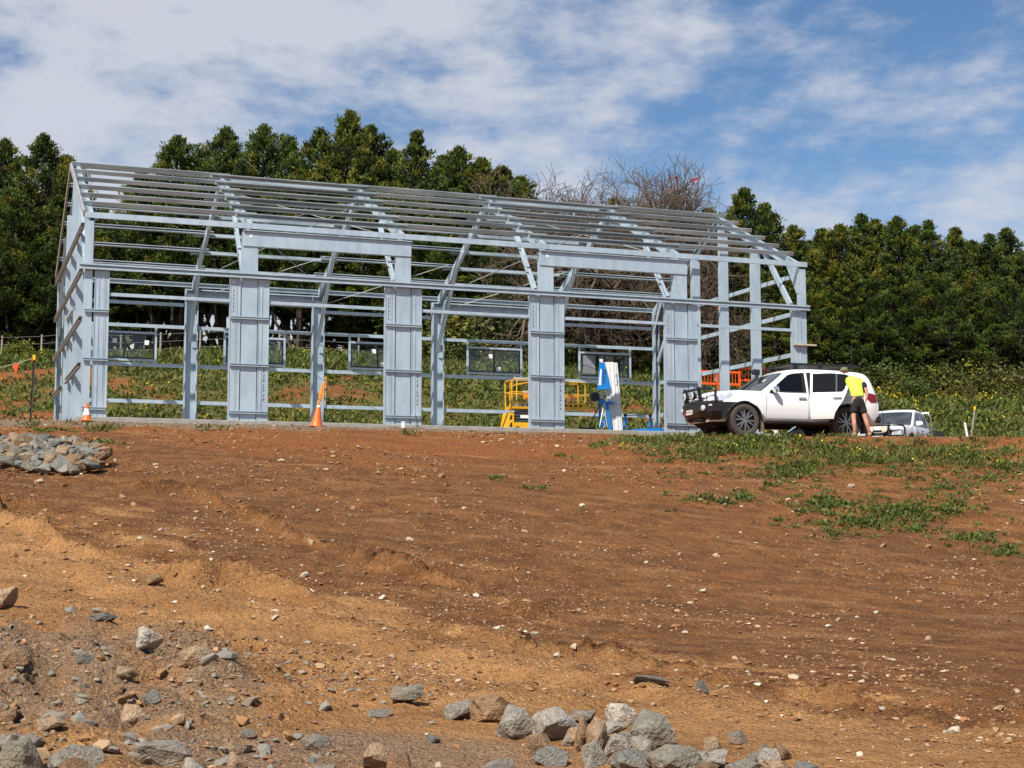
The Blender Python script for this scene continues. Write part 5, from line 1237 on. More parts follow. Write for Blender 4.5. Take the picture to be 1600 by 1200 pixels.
for i, v in enumerate(m.v): m.v[i] = (v[0]-0.045, v[1]*0.80+0.035, v[2])
m.build('waistband', M['underwear'], per, smooth=True)
for x_, y_ in ((-0.155, 0.0), (0.235, 0.0)):
    skin_body('sock', [(x_, -0.01, 0.10, 0.050), (x_, -0.01, 0.165, 0.050)], [(0, 1)], M['navy'], per, 1)
    bt = skin_body('boot', [(x_, -0.02, 0.125, 0.056), (x_, -0.01, 0.055, 0.058), (x_*1.02, 0.10, 0.045, 0.052), (x_*1.04, 0.20, 0.038, 0.044)], [(0, 1), (1, 2), (2, 3)], M['boot'], per, 2)
    m = MB(); m.box(x_-0.055, x_+0.055, -0.075, 0.235, 0.0, 0.022); m.build('sole', M['rubber'], bt, bevel=0.01)
m = MB(); m.lathe([(0.108, 0.0), (0.110, 0.035), (0.098, 0.075), (0.060, 0.105), (0.010, 0.115)], 20); cp_ = m.build('cap', M['cap_cloth'], per, smooth=True); cp_.location = (-0.305, 0.385, 1.765); cp_.rotation_euler = (R(-18), R(-8), 0)
m = MB(); m.prism([(0.085*math.cos(a), 0.07+0.10*math.sin(a), 0.005) for a in np.linspace(0, math.pi, 9)], (0, 0, 0.012)); m.build('peak', M['cap_cloth'], cp_)
# face: nose, ears, eyes, mouth (turned away from the camera)
hd = V(-0.305, 0.385, 1.735)
m = MB(); m.prism([(hd.x-0.014, hd.y+0.085, hd.z-0.035), (hd.x+0.014, hd.y+0.085, hd.z-0.035), (hd.x, hd.y+0.088, hd.z+0.02)], (0, 0.028, -0.006)); m.build('nose', M['skin'], bod)
for sd in (1, -1):
    m = MB(); m.lathe([(0.004, -0.012), (0.028, -0.006), (0.030, 0.006), (0.004, 0.010)], 10, (hd.x+sd*0.086, hd.y, hd.z-0.01), 'x'); m.build('ear', M['skin'], bod, smooth=True)
    m = MB(); m.lathe([(0.003, -0.004), (0.011, 0.0), (0.003, 0.006)], 8, (hd.x+sd*0.034, hd.y+0.086, hd.z+0.012), 'y'); m.build('eye', M['print_dark'], bod)
m = MB(); m.box(hd.x-0.024, hd.x+0.024, hd.y+0.080, hd.y+0.090, hd.z-0.064, hd.z-0.056); m.build('mouth', M['print_red'], bod)
m = MB(); m.lathe([(0.092, -0.075), (0.101, -0.02), (0.100, 0.03), (0.05, 0.05)], 16, (hd.x, hd.y-0.010, hd.z), 'z'); m.build('hair', M['hair'], per, smooth=True)
# ================================================================ machines and small things on the site
def shed_pt(s_, t_): x, y = shed_w(s_, t_); return float(x), float(y)
# ---- yellow scissor lift inside the shed
sx, sy = shed_pt(13.45, 3.0)
lift = empty('scissor_lift', (sx, sy, ZS), SHED_A, 'yellow scissor lift with guard rails standing on the slab', 'scissor lift'); lift.scale = (0.82, 0.82, 0.80)
YP, GR, BL = M['yellow_paint'], M['grey_paint'], M['blue_paint']
Lx, Wx = 2.0, 0.78
m = MB(); m.box(-0.80, 0.95, -Wx/2, Wx/2, 0.12, 0.45); ch = m.build('chassis', YP, lift, bevel=0.02)
m = MB(); m.prism([(-1.12, -Wx/2, 0.06), (-0.82, -Wx/2, 0.06), (-0.82, -Wx/2, 0.82), (-0.98, -Wx/2, 0.82)], (0, Wx, 0)); st = m.build('step_end', YP, lift)
for z0 in (0.28, 0.56):
    m = MB(); m.prism([(-1.0, -Wx/2-0.004, z0), (-0.90, -Wx/2-0.004, z0), (-0.90, -Wx/2-0.004, z0+0.16), (-0.95, -Wx/2-0.004, z0+0.16)], (0, -0.006, 0)); m.build('step_hole', M['dark_interior'], st)
for x_ in (-0.68, 0.72):
    for y_ in (-Wx/2+0.03, Wx/2-0.03):
        m = MB(); m.lathe([(0.10, -0.05), (0.155, -0.05), (0.155, 0.05), (0.10, 0.05)], 20, (x_, y_, 0.155), 'y'); m.build('wheel', M['rubber'], lift, smooth=True)
for i in range(4):                                             # folded scissor pack
    z0 = 0.47+i*0.115
    m = MB(); m.bar((-0.75, -0.30, z0+0.04), (0.90, -0.30, z0+0.075), 0.05, 0.085); m.bar((-0.75, 0.30, z0+0.04), (0.90, 0.30, z0+0.075), 0.05, 0.085); m.build('scissor_arm', GR, lift)
m = MB(); m.box(-0.55, -0.22, -0.345, -0.328, 0.62, 0.74); m.build('warning_label', M['paper'], lift)
m = MB(); m.box(-0.18, 0.14, -0.345, -0.328, 0.62, 0.74); m.build('warning_label', M['paper'], lift)
m = MB(); m.box(-0.90, 1.0, -Wx/2, Wx/2, 0.96, 1.06); m.build('platform', YP, lift)
m = MB(); m.box(-0.90, 0.95, -Wx/2-0.014, -Wx/2-0.002, 0.98, 1.22); tb = m.build('toe_board', YP, lift)
m = MB(); m.box(-0.80, -0.68, -Wx/2-0.018, -Wx/2-0.015, 1.06, 1.19); m.build('data_plate', M['paper'], tb)
m = MB(); m.lathe([(0.06, -0.0035), (0.06, 0.0)], 14, (-0.50, -Wx/2-0.015, 1.12), 'y'); m.build('round_badge', BL, tb)
m = MB(); m.box(-0.34, 0.05, -Wx/2-0.018, -Wx/2-0.015, 1.07, 1.17); lg = m.build('blue_badge', BL, tb)
def rail(pts, r=0.022, name='guard_rail', mt=None): q = MB(); q.tube(pts, r, 8); return q.build(name, mt or YP, lift, smooth=True)
for y_ in (-Wx/2+0.03, Wx/2-0.03):
    rail([(-0.88, y_, 1.06), (-0.90, y_, 1.98), (-0.80, y_, 2.10), (0.95, y_, 2.12), (0.97, y_, 2.0), (0.97, y_, 1.06)])
    rail([(-0.88, y_, 1.60), (0.97, y_, 1.60)])
    rail([(-0.70, y_, 1.06), (-0.70, y_, 2.10)]); rail([(0.2, y_, 1.06), (0.2, y_, 2.10)]); rail([(-0.68, y_, 1.90), (0.15, y_, 2.06)], 0.016)
for x_ in (-0.90, 0.97):
    rail([(x_, -Wx/2+0.03, 2.04), (x_, Wx/2-0.03, 2.04)]); rail([(x_, -Wx/2+0.03, 1.60), (x_, Wx/2-0.03, 1.60)])
m = MB(); m.box(-0.42, -0.10, -Wx/2-0.02, -Wx/2+0.10, 1.32, 1.62); m.build('manual_box', M['tape_orange'], lift, bevel=0.01)
m = MB(); m.box(-0.44, -0.08, -Wx/2-0.03, -Wx/2+0.12, 1.56, 1.66); m.build('box_lid', M['timber_pale'], lift, bevel=0.01)
m = MB(); m.box(0.95, 2.05, -Wx/2+0.02, Wx/2-0.02, 1.0, 1.05); ext = m.build('deck_extension', YP, lift)
m = MB(); m.box(0.97, 2.05, -Wx/2-0.006, -Wx/2+0.012, 1.05, 1.24); eb = m.build('toe_board', YP, lift)
for i in range(4): m = MB(); m.prism([(1.16+i*0.2, -Wx/2-0.0105, 1.10), (1.26+i*0.2, -Wx/2-0.0105, 1.10), (1.29+i*0.2, -Wx/2-0.0105, 1.17), (1.19+i*0.2, -Wx/2-0.0105, 1.17)], (0, 0.003, 0)); m.build('slot', M['dark_interior'], eb)
for y_ in (-Wx/2+0.05, Wx/2-0.05):
    rail([(1.0, y_, 2.05), (2.0, y_, 2.05), (2.03, y_, 1.95), (2.03, y_, 1.05)], 0.020); rail([(1.0, y_, 1.56), (2.03, y_, 1.56)], 0.020)
# ---- blue and white material lift standing with its mast folded
x, y = shed_pt(15.55, 2.6)
ml = empty('material_lift', (x, y, ZS), SHED_A-0.05, 'blue and white hand-cranked material lift standing upright on the slab', 'material lift'); ml.scale = (1.08, 1.08, 1.08)
WP = M['white_plastic']
lean = lambda z: -0.02-0.055*z
for i, (dx, top, w) in enumerate(((0.50, 2.10, 0.17), (0.30, 2.12, 0.17), (0.12, 2.12, 0.16))):
    m = MB(); m.bar((0.50-i*0.10+0.10, 0.04*i, 0.05), (0.50-i*0.10-0.06, 0.04*i, top), 0.10, w, (1, 0, 0)); mast = m.build('mast_section', WP, ml)
    m = MB()
    for q in (-0.04, 0.04): m.bar((0.50-i*0.10+0.10+q, 0.04*i-0.052, 0.07), (0.50-i*0.10-0.06+q, 0.04*i-0.052, top-0.02), 0.006, 0.012, (1, 0, 0))
    m.build('rib', M['galv_dull'], mast)
m = MB(); m.prism([(-0.10, -0.10, 1.30), (0.30, -0.10, 1.35), (0.12, -0.10, 2.08), (-0.02, -0.10, 2.10)], (0, 0.06, 0)); bp_ = m.build('fork_carriage', BL, ml)
m = MB(); m.prism([(-0.075, -0.104, 1.44), (0.005, -0.104, 1.44), (0.025, -0.104, 1.90), (-0.02, -0.104, 1.90)], (0, -0.004, 0)); m.build('instruction_label', M['paper'], bp_)
rotm = Matrix.Rotation(math.pi/2, 4, 'X')
text_mesh('lettering', 'GENIE', 0.155, M['print_dark'], bp_, Matrix.Translation((0.095, -0.1045, 1.70)) @ rotm @ Matrix.Rotation(R(84), 4, 'Z'), 0.0008)
text_mesh('lettering', 'Superlift', 0.10, M['print_blue'], ml, Matrix.Translation((0.50, -0.062, 1.62)) @ rotm @ Matrix.Rotation(R(93), 4, 'Z'), 0.0008)
m = MB(); m.lathe([(0.05, -0.08), (0.13, -0.07), (0.13, 0.07), (0.05, 0.08)], 18, (-0.20, -0.12, 1.10), 'y'); wh = m.build('winch_drum', M['black_plastic'], ml, smooth=True)
m = MB(); m.lathe([(0.04, -0.05), (0.09, -0.05), (0.09, 0.05), (0.04, 0.05)], 14, (-0.03, -0.13, 1.13), 'y'); m.build('winch_gear', M['galv_dull'], ml)
m = MB(); m.tube([(0.0, -0.18, 1.10), (0.10, -0.2, 1.28), (0.14, -0.2, 1.30)], 0.014, 6); m.build('crank', M['galv_dull'], ml)
m = MB(); m.box(-0.06, 0.10, -0.16, -0.02, 0.88, 1.04); m.build('bracket', BL, ml, bevel=0.01)
m = MB(); m.bar((0.16, -0.14, 0.92), (0.24, -0.14, 0.10), 0.07, 0.075, (1, 0, 0)); m.build('leg', BL, ml)
m = MB(); m.bar((0.10, -0.14, 0.94), (0.34, -0.14, 0.94), 0.07, 0.08); m.build('arm', BL, ml)
m = MB(); m.lathe([(0.018, -0.02), (0.055, -0.016), (0.055, 0.016), (0.018, 0.02)], 14, (0.40, -0.15, 0.92), 'y'); m.build('caster', M['galv_dull'], ml)
m = MB(); m.bar((0.0, -0.02, 0.90), (-0.02, -0.02, 0.10), 0.05, 0.05, (1, 0, 0)); m.build('leg', BL, ml)
m = MB(); m.tube([(-0.05, -0.1, 0.88), (-0.50, -0.25, 0.06)], 0.018, 6); m.build('stabiliser', M['grey_paint'], ml)
m = MB(); m.tube([(0.06, -0.18, 0.92), (-0.15, -0.28, 0.08)], 0.018, 6); m.build('stabiliser', M['galv'], ml)
m = MB(); m.tube([(0.08, -0.17, 0.95), (0.12, -0.17, 0.5), (0.16, -0.17, 0.25)], 0.016, 6); m.build('stabiliser', M['galv'], ml)
m = MB(); m.box(-0.30, 0.36, -0.22, 0.30, 0.06, 0.14); bs = m.build('base', BL, ml, bevel=0.012)
for x_, y_ in ((-0.24, -0.2), (0.28, -0.2), (-0.24, 0.26), (0.28, 0.26)):
    m = MB(); m.lathe([(0.02, -0.025), (0.06, -0.02), (0.06, 0.02), (0.02, 0.025)], 14, (x_, y_, 0.06), 'y'); m.build('caster', M['white_plastic'], ml, smooth=True)
m = MB(); m.box(-0.04, 0.10, -0.20, -0.06, 0.26, 0.46); m.build('gear_case', BL, ml, bevel=0.015)
m = MB(); m.tube([(-0.02, -0.21, 0.40), (0.06, -0.22, 0.35), (0.08, -0.21, 0.28), (0.01, -0.22, 0.22)], 0.012, 6); m.build('cable', M['cord'], ml)
# ---- dark heap of sling straps beside the lift
x, y = shed_pt(15.0, 2.2); g_ = np.random.default_rng(3)
hp_ = MB(); pts = [(0.28*math.sin(i*0.9)*g_.uniform(0.5, 1), 0.18*math.cos(i*1.3)*g_.uniform(0.5, 1), 0.03+0.2*i/44*g_.uniform(0.6, 1)) for i in range(46)]
hp_.tube(pts, 0.035, 6); o = hp_.build('strap_heap', M['black_plastic'], None, smooth=True); o.location = (x, y, ZS+0.02); tag(o, 'tangled heap of black lifting straps beside the material lift', 'straps')
# ---- blue forks lying on the slab, with trestle
x, y = shed_pt(16.75, 1.2)
fk = empty('lift_forks', (x, y, ZS), SHED_A, 'blue steel lift forks lying flat on the slab', 'forks')
m = MB(); m.prism([(-0.75, -0.25, 0.0), (0.85, -0.25, 0.0), (0.98, -0.25, 0.03), (0.98, -0.25, 0.12), (0.0, -0.25, 0.17), (-0.75, -0.25, 0.13)], (0, 0.16, 0)); m.build('fork', BL, fk)
m = MB(); m.prism([(-0.75, 0.25, 0.0), (0.85, 0.25, 0.0), (0.98, 0.25, 0.03), (0.98, 0.25, 0.12), (0.0, 0.25, 0.19), (-0.75, 0.25, 0.13)], (0, 0.16, 0)); m.build('fork', BL, fk)
m = MB(); m.bar((-0.70, -0.2, 0.07), (-0.70, 0.4, 0.07), 0.08, 0.10); m.build('cross_piece', BL, fk)
trl = empty('trestle', (*shed_pt(16.55, 2.0), ZS), SHED_A, 'small blue folding trestle beside the lift forks', 'trestle')
m = MB(); m.bar((-0.45, 0, 0.60), (0.45, 0, 0.66), 0.05, 0.03); m.build('top_bar', M['timber_grey'], trl)
for x_ in (-0.42, 0.42):
    for sx_, sy_ in ((-0.14, -0.1), (0.14, 0.1)):
        m = MB(); m.bar((x_, 0, 0.62), (x_+sx_, sy_, 0.0), 0.035, 0.045, (0, 1, 0)); m.build('leg', M['blue_paint'], trl)
    m = MB(); m.box(x_-0.04, x_+0.04, -0.04, 0.04, 0.585, 0.655); m.build('clamp', M['black_plastic'], trl)
# ---- traffic cones
def cone(name, x, y, z, h, label, band=True, tilt=0.0, collars=False):
    e = empty(name, (x, y, z), 0.3, label, 'traffic cone'); e.rotation_euler = (0, tilt, 0.3)
    m = MB(); b = h*0.62; n = 12
    m.box(-b/2, b/2, -b/2, b/2, 0, h*0.05); m.build('base', M['cone_orange'], e, bevel=h*0.02)
    r0, r1 = h*0.25, h*0.06
    f = lambda z_: r0+(r1-r0)*(z_-h*0.05)/(h*0.95)
    m = MB(); m.lathe([(f(h*0.05)+0.01, h*0.052), (f(h*0.09), h*0.09), (f(h*0.3), h*0.3), (f(h), h), (f(h)*0.6, h*1.005)], 24); bo = m.build('cone_body', M['cone_orange'], e, smooth=True)
    if band:
        m = MB(); m.lathe([(f(h*0.32)+0.004, h*0.32), (f(h*0.68)+0.004, h*0.68)], 24, cap=False); m.build('reflective_band', M['paper'], bo, smooth=True)
    if collars:
        m = MB(); m.lathe([(f(h*0.86)+0.004, h*0.86), (f(h*0.95)+0.004, h*0.95)], 20, cap=False); m.build('worn_band', M['white_plastic'], bo)
    return e
x, y, _ = at(135.5, 650, 38.55); x, y = float(x), float(y)
cone('traffic_cone', x, y, gz(x, y)+0.01, 0.46, 'small orange cone with white band by the shed corner')
x, y, _ = at(494, 668, 40.05); x, y = float(x), float(y)
zc = gz(x, y)
cone('traffic_cone', x, y, zc, 0.62, 'plain orange cone with tape roll leaning on top', band=False, tilt=R(6), collars=True)
# ---- retractable barrier tape stuck in that cone, leaning
bt = empty('barrier_tape', (x+0.06, y, zc+0.52), 0, 'orange barrier tape wound round a white striped stick in the cone', 'barrier tape')
m = MB(); m.tube([(-0.03, 0, 0), (0.07, 0, 0.42), (0.10, 0.02, 0.52)], [0.030, 0.022, 0.012], 8); m.build('handle', M['tape_orange'], bt, smooth=True)
for i, (px0, pz0, px1, pz1, w) in enumerate(((0.01, 0.22, 0.02, 0.42, 0.035), (0.06, 0.20, 0.12, 0.44, 0.03), (0.03, 0.44, 0.13, 0.66, 0.04), (0.10, 0.40, 0.16, 0.70, 0.03), (-0.01, 0.30, 0.12, 0.33, 0.03), (0.0, 0.22, 0.08, 0.20, 0.03))):
    m = MB(); m.bar((px0, -0.03+0.012*i, pz0), (px1, -0.03+0.012*i, pz1), 0.01, w, (1, 0, 0)); m.build('tape_fold', M['tape_orange'], bt)
m = MB(); m.tube([(0.16, 0.03, 0.0), (0.175, 0.03, 0.72)], 0.018, 8); stk = m.build('stick', M['galv_dull'], bt)
for i in range(5): m = MB(); m.lathe([(0.021, 0.10+i*0.12), (0.021, 0.15+i*0.12)], 10, (0.167, 0.03, 0)); m.build('stripe', M['print_dark' if i % 2 else 'tape_orange'], stk)
m = MB(); m.lathe([(0.02, 0.72), (0.034, 0.74), (0.034, 0.79), (0.015, 0.81)], 12, (0.176, 0.03, 0)); m.build('knob', M['tape_orange'], bt, smooth=True)
# ---- star picket with yellow cap, cord and bunting flag
x, y, _ = at(47, 646, 37.6); x, y = float(x), float(y); zp = gz(x, y); ztop = float(at(54, 558, 37.6)[2]); dxp = float(at(54, 558, 37.6)[0])-x
pk = empty('star_picket', (x, y, zp-0.05), 0, 'leaning black star picket with yellow safety cap', 'star picket')
m = MB(); hh_ = ztop-zp+0.05
for k in range(3):
    a_ = k*2.094; m.bar((0.013*math.cos(a_), 0.013*math.sin(a_), -0.25), (dxp+0.013*math.cos(a_), 0.013*math.sin(a_), hh_), 0.006, 0.036, (math.cos(a_), math.sin(a_), 0))
m.build('post', M['picket_black'], pk)
m = MB(); m.lathe([(0.036, -0.07), (0.042, 0.02), (0.050, 0.025), (0.050, 0.045), (0.01, 0.05)], 14, (dxp, 0, hh_)); m.build('safety_cap', M['cap_yellow'], pk, smooth=True)
m = MB(); m.lathe([(0.040, -0.085), (0.043, -0.03)], 14, (dxp-0.03, 0, hh_)); m.build('cord_wrap', M['flag_orange'], pk)
bun = empty('bunting', (x+dxp, y, zp+hh_-0.07), 0, 'orange triangular bunting flag on a white cord', 'bunting')
x2, y2, z2 = [float(q) for q in at(-120, 588, 36.6)]
pe = V(x2-(x+dxp), y2-y, z2-(zp+hh_-0.07))
m = MB(); cordp = [pe*q+V(0, 0, -0.22*4*q*(1-q)*0.5) for q in np.linspace(0, 1, 14)]; m.tube(cordp, 0.007, 5); m.build('cord', M['cord'], bun)
def on_cord(q): return pe*q+V(0, 0, -0.22*4*q*(1-q)*0.5)
for q0 in (0.14, 0.50, 0.85):
    a_, b_ = on_cord(q0), on_cord(q0+0.065); c3 = (a_+b_)/2+V(0.02, -0.01, -0.27)
    m = MB(); m.prism([a_, b_, c3], (0.0, 0.004, 0)); m.build('flag', M['flag_orange'], bun)
# second picket that holds the cord, out to the left
pk2 = empty('star_picket', (x2, y2, gz(x2, y2)-0.05), 0, 'black star picket at the far end of the bunting cord', 'star picket')
m = MB(); h2 = z2-gz(x2, y2)+0.10
for k in range(3):
    a_ = k*2.094; m.bar((0.013*math.cos(a_), 0.013*math.sin(a_), -0.25), (0.013*math.cos(a_), 0.013*math.sin(a_), h2), 0.006, 0.036, (math.cos(a_), math.sin(a_), 0))
m.build('post', M['picket_black'], pk2)
# ---- orange barriers behind the right end of the shed
def barrier(x, y, z, rz, w, h, label, legs=True):
    e = empty('safety_barrier', (x, y, z), rz, label, 'barrier')
    for zz in (0.45*h, 0.92*h): m = MB(); m.box(-w/2, w/2, -0.02, 0.02, zz-0.055, zz+0.055); m.build('rail', M['hazard_orange'], e, bevel=0.01)
    for q in (-w/2+0.05, 0, w/2-0.05): m = MB(); m.box(q-0.03, q+0.03, -0.015, 0.015, 0.05, h); m.build('upright', M['hazard_orange'], e)
    for q in np.arange(-w/2+0.2, w/2-0.1, 0.16): m = MB(); m.box(q-0.012, q+0.012, -0.010, 0.010, 0.45*h+0.056, 0.92*h-0.056); m.build('spindle', M['hazard_orange'], e)
    for q in (-w/2+0.1, w/2-0.1): m = MB(); m.box(q-0.05, q+0.05, -0.25, 0.25, 0.0, 0.06); m.build('foot', M['rubber'], e)
    return e
hx, hy, _ = hit([1122], [618], y0=58); x, y = float(hx[0]), float(hy[0]); barrier(x, y, gz(x, y), 0.35, 2.4, 1.2, 'orange plastic safety barrier behind the right gable')
hx, hy, _ = hit([1185], [612], y0=58); x, y = float(hx[0]), float(hy[0]); barrier(x, y, gz(x, y), 0.1, 2.0, 1.2, 'orange safety barrier beyond the white wagon roof')
x, y, _ = at(1036, 640, 57.5); e = empty('barrier_board', (float(x), float(y), gz(x, y)), 0.9, 'upright orange barrier board behind the last steel column', 'barrier')
m = MB(); m.box(-0.09, 0.09, -0.02, 0.02, 0.95, 1.45); m.build('panel', M['hazard_orange'], e, bevel=0.02)
m = MB(); m.box(-0.12, 0.12, -0.06, 0.06, 0.15, 0.65); m.build('weighted_foot', M['hazard_orange'], e, bevel=0.03)
m = MB(); m.box(-0.02, 0.02, -0.012, 0.012, 0.0, 1.5); m.build('post', M['galv_dull'], e)
def stake(px0, py0, px1, py1, Y, w, mt, label, cat='stake', cap=None):
    x, y, _ = at(px0, py0, Y); x, y = float(x), float(y); z = gz(x, y); x1, _, z1 = [float(q) for q in at(px1, py1, Y)]
    e = empty('stake', (x, y, z), 0, label, cat)
    m = MB(); m.bar((0, 0, -0.1), (x1-x, 0, z1-z), w, w*0.8, (1, 0, 0)); m.build('peg', M[mt], e)
    if cap: m = MB(); m.lathe([(0.03, -0.05), (0.04, 0.02), (0.045, 0.05), (0.01, 0.06)], 12, (x1-x, 0, z1-z)); m.build('cap', M[cap], e, smooth=True)
stake(1515, 678, 1507, 660, 46.5, 0.07, 'plate_white', 'short white painted survey peg beyond the ute')
stake(1513, 678, 1523, 638, 47.2, 0.04, 'timber_grey', 'thin leaning stake with yellow cap beside the white peg', cap='cap_yellow')
_sy = float(hit([1118], [612], y0=58)[1][0])+1.0
stake(1116, 606, 1121, 578, _sy, 0.16, 'timber_pale', 'pale broken timber post behind the orange barrier')
# ---- services poking out by the slab
x, y = shed_pt(8.42, -0.45)
e = empty('pipe_stub', (x, y, gz(x, y)-0.04), 0, 'short white plastic pipe stub by the slab edge', 'pipe')
m = MB(); m.lathe([(0.062, 0), (0.062, 0.20), (0.070, 0.20), (0.070, 0.225), (0.055, 0.225), (0.055, 0.05)], 18); m.build('pipe', M['white_plastic'], e, smooth=True)
x, y = shed_pt(8.85, -0.35)
e = empty('conduit', (x, y, gz(x, y)-0.05), 0, 'thin grey conduit leaning beside the white pipe stub', 'conduit')
m = MB(); m.tube([(0, 0, 0), (-0.02, 0, 0.25), (-0.06, 0, 0.42)], 0.016, 7); m.build('tube', M['grey_paint'], e)
# ---- tools under the wagon
x, y = 6.85, 39.75
e = empty('paint_tin', (x, y, gz(x, y)), 0.2, 'small white tub on the ground behind the front wheel', 'tub')
m = MB(); m.lathe([(0.07, 0), (0.085, 0.15), (0.09, 0.15), (0.09, 0.165), (0.01, 0.17)], 16); m.build('tub', M['white_plastic'], e, smooth=True)
e = empty('tool_bag', (7.45, 40.2, gz(7.45, 40.2)), 0.3, 'black tool bag lying beside the wagon sill', 'bag')
m = MB(); m.box(-0.22, 0.22, -0.12, 0.12, 0.0, 0.20); m.build('bag', M['black_plastic'], e, bevel=0.05, seg=2)
m = MB(); m.tube([(-0.12, 0, 0.19), (-0.08, 0, 0.28), (0.08, 0, 0.28), (0.12, 0, 0.19)], 0.012, 6); m.build('strap', M['black_plastic'], e)
m = MB(); m.bar((-0.30, -0.05, 0.10), (-0.05, -0.10, 0.27), 0.05, 0.03); m.build('saw', M['chrome'], e)
# ================================================================ rocks and stones
RG = np.random.default_rng(41)
def rock_mesh(seed, npts=18, rough=0, flat=1.0):
    g = np.random.default_rng(seed); bm = bmesh.new()
    p = unit(g.normal(size=(npts, 3)))*g.uniform(0.78, 1.0, (npts, 1)); p[:, 2] *= flat
    for q in p: bm.verts.new(q)
    r = bmesh.ops.convex_hull(bm, input=list(bm.verts))
    dead = [v for v in bm.verts if not v.link_faces]
    for v in dead: bm.verts.remove(v)
    if rough:
        bmesh.ops.dissolve_limit(bm, angle_limit=R(9), verts=list(bm.verts), edges=list(bm.edges))
        bmesh.ops.bevel(bm, geom=list(bm.edges), offset=0.03, segments=1, affect='EDGES', clamp_overlap=True)
        bmesh.ops.triangulate(bm, faces=list(bm.faces))
        for lim in (0.42, 0.26):
            bmesh.ops.subdivide_edges(bm, edges=[e_ for e_ in bm.edges if e_.calc_length() > lim], cuts=1)
            bmesh.ops.triangulate(bm, faces=list(bm.faces))
        bm.normal_update()
        for v in bm.verts:
            q = v.co*2.6+Vector((seed, 0, 0)); k_ = math.sin(q.x*1.7+q.z)*math.sin(q.y*1.9-q.z*1.3)*0.5+math.sin(q.x*4.1-q.y*3.3)*math.sin(q.z*4.7+q.y)*0.3
            v.co += v.normal*(k_*0.10)+Vector(g.normal(0, 0.010, 3))
    bmesh.ops.recalc_face_normals(bm, faces=bm.faces)
    me = bpy.data.meshes.new('rock'); bm.to_mesh(me); bm.free()
    return me
BIG = [rock_mesh(100+i, 15+i % 5, 1, 0.9) for i in range(9)]
def tinted(me, col, col2=None):
    """a copy of a rock's mesh carrying its own stone colour"""
    m2 = me.copy(); a_ = m2.color_attributes.new('tint', 'FLOAT_COLOR', 'POINT'); n = len(m2.vertices)
    co = np.empty(n*3, np.float32); m2.vertices.foreach_get('co', co); co = co.reshape(-1, 3)
    c_ = np.ones((n, 4), np.float32); c_[:, :3] = col
    if col2 is not None:
        w = np.clip(fbm(co[:, 0]+co[:, 2]+7, co[:, 1]-co[:, 2], 1.1, 3)*2.2+0.35+0.8*np.clip(-co[:, 2]-0.1, 0, 1), 0, 1)[:, None]; c_[:, :3] = np.array(col)*(1-w)+np.array(col2)*w
    a_.data.foreach_set('color', c_.ravel())
    return m2
ROCKCOL = {'grey': (0.225, 0.20, 0.162), 'dark': (0.18, 0.162, 0.125), 'light': (0.315, 0.28, 0.23), 'pale': (0.43, 0.38, 0.31), 'brown': (0.235, 0.145, 0.080), 'tan': (0.34, 0.235, 0.145), 'blue': (0.175, 0.170, 0.148), 'green': (0.18, 0.17, 0.125)}
SOILT = np.array([0.27, 0.145, 0.070])
def put_rock(px_, py_, w, h, colr, k, label, group=None, stain=0.5, name='boulder', lift=0.0):
    x, y, ok = hit([px_], [py_+h*0.42]); x, y = float(x[0]), float(y[0])
    mpp = y/FPX; rx = w*mpp/2; rz_ = h*mpp/2*1.12
    c0 = np.array(ROCKCOL[colr])*RG.uniform(0.9, 1.1); m2 = tinted(BIG[k % 9], c0, c0*(1-stain)+SOILT*stain)
    o = link_mesh(name, m2, M['rock']); ry = 0.5*(rx+rz_)*RG.uniform(0.9, 1.15)
    o.scale = (rx*1.22, ry*1.1, rz_*1.22); o.location = (x, y+ry*0.5, gz(x, y)+rz_*0.58+lift); o.rotation_euler = (RG.uniform(-0.25, 0.25), RG.uniform(-0.2, 0.2), RG.uniform(-0.5, 0.5))
    tag(o, label, 'boulder' if name == 'boulder' else 'rock', group)
    return o
P1 = 'in the boulder heap'
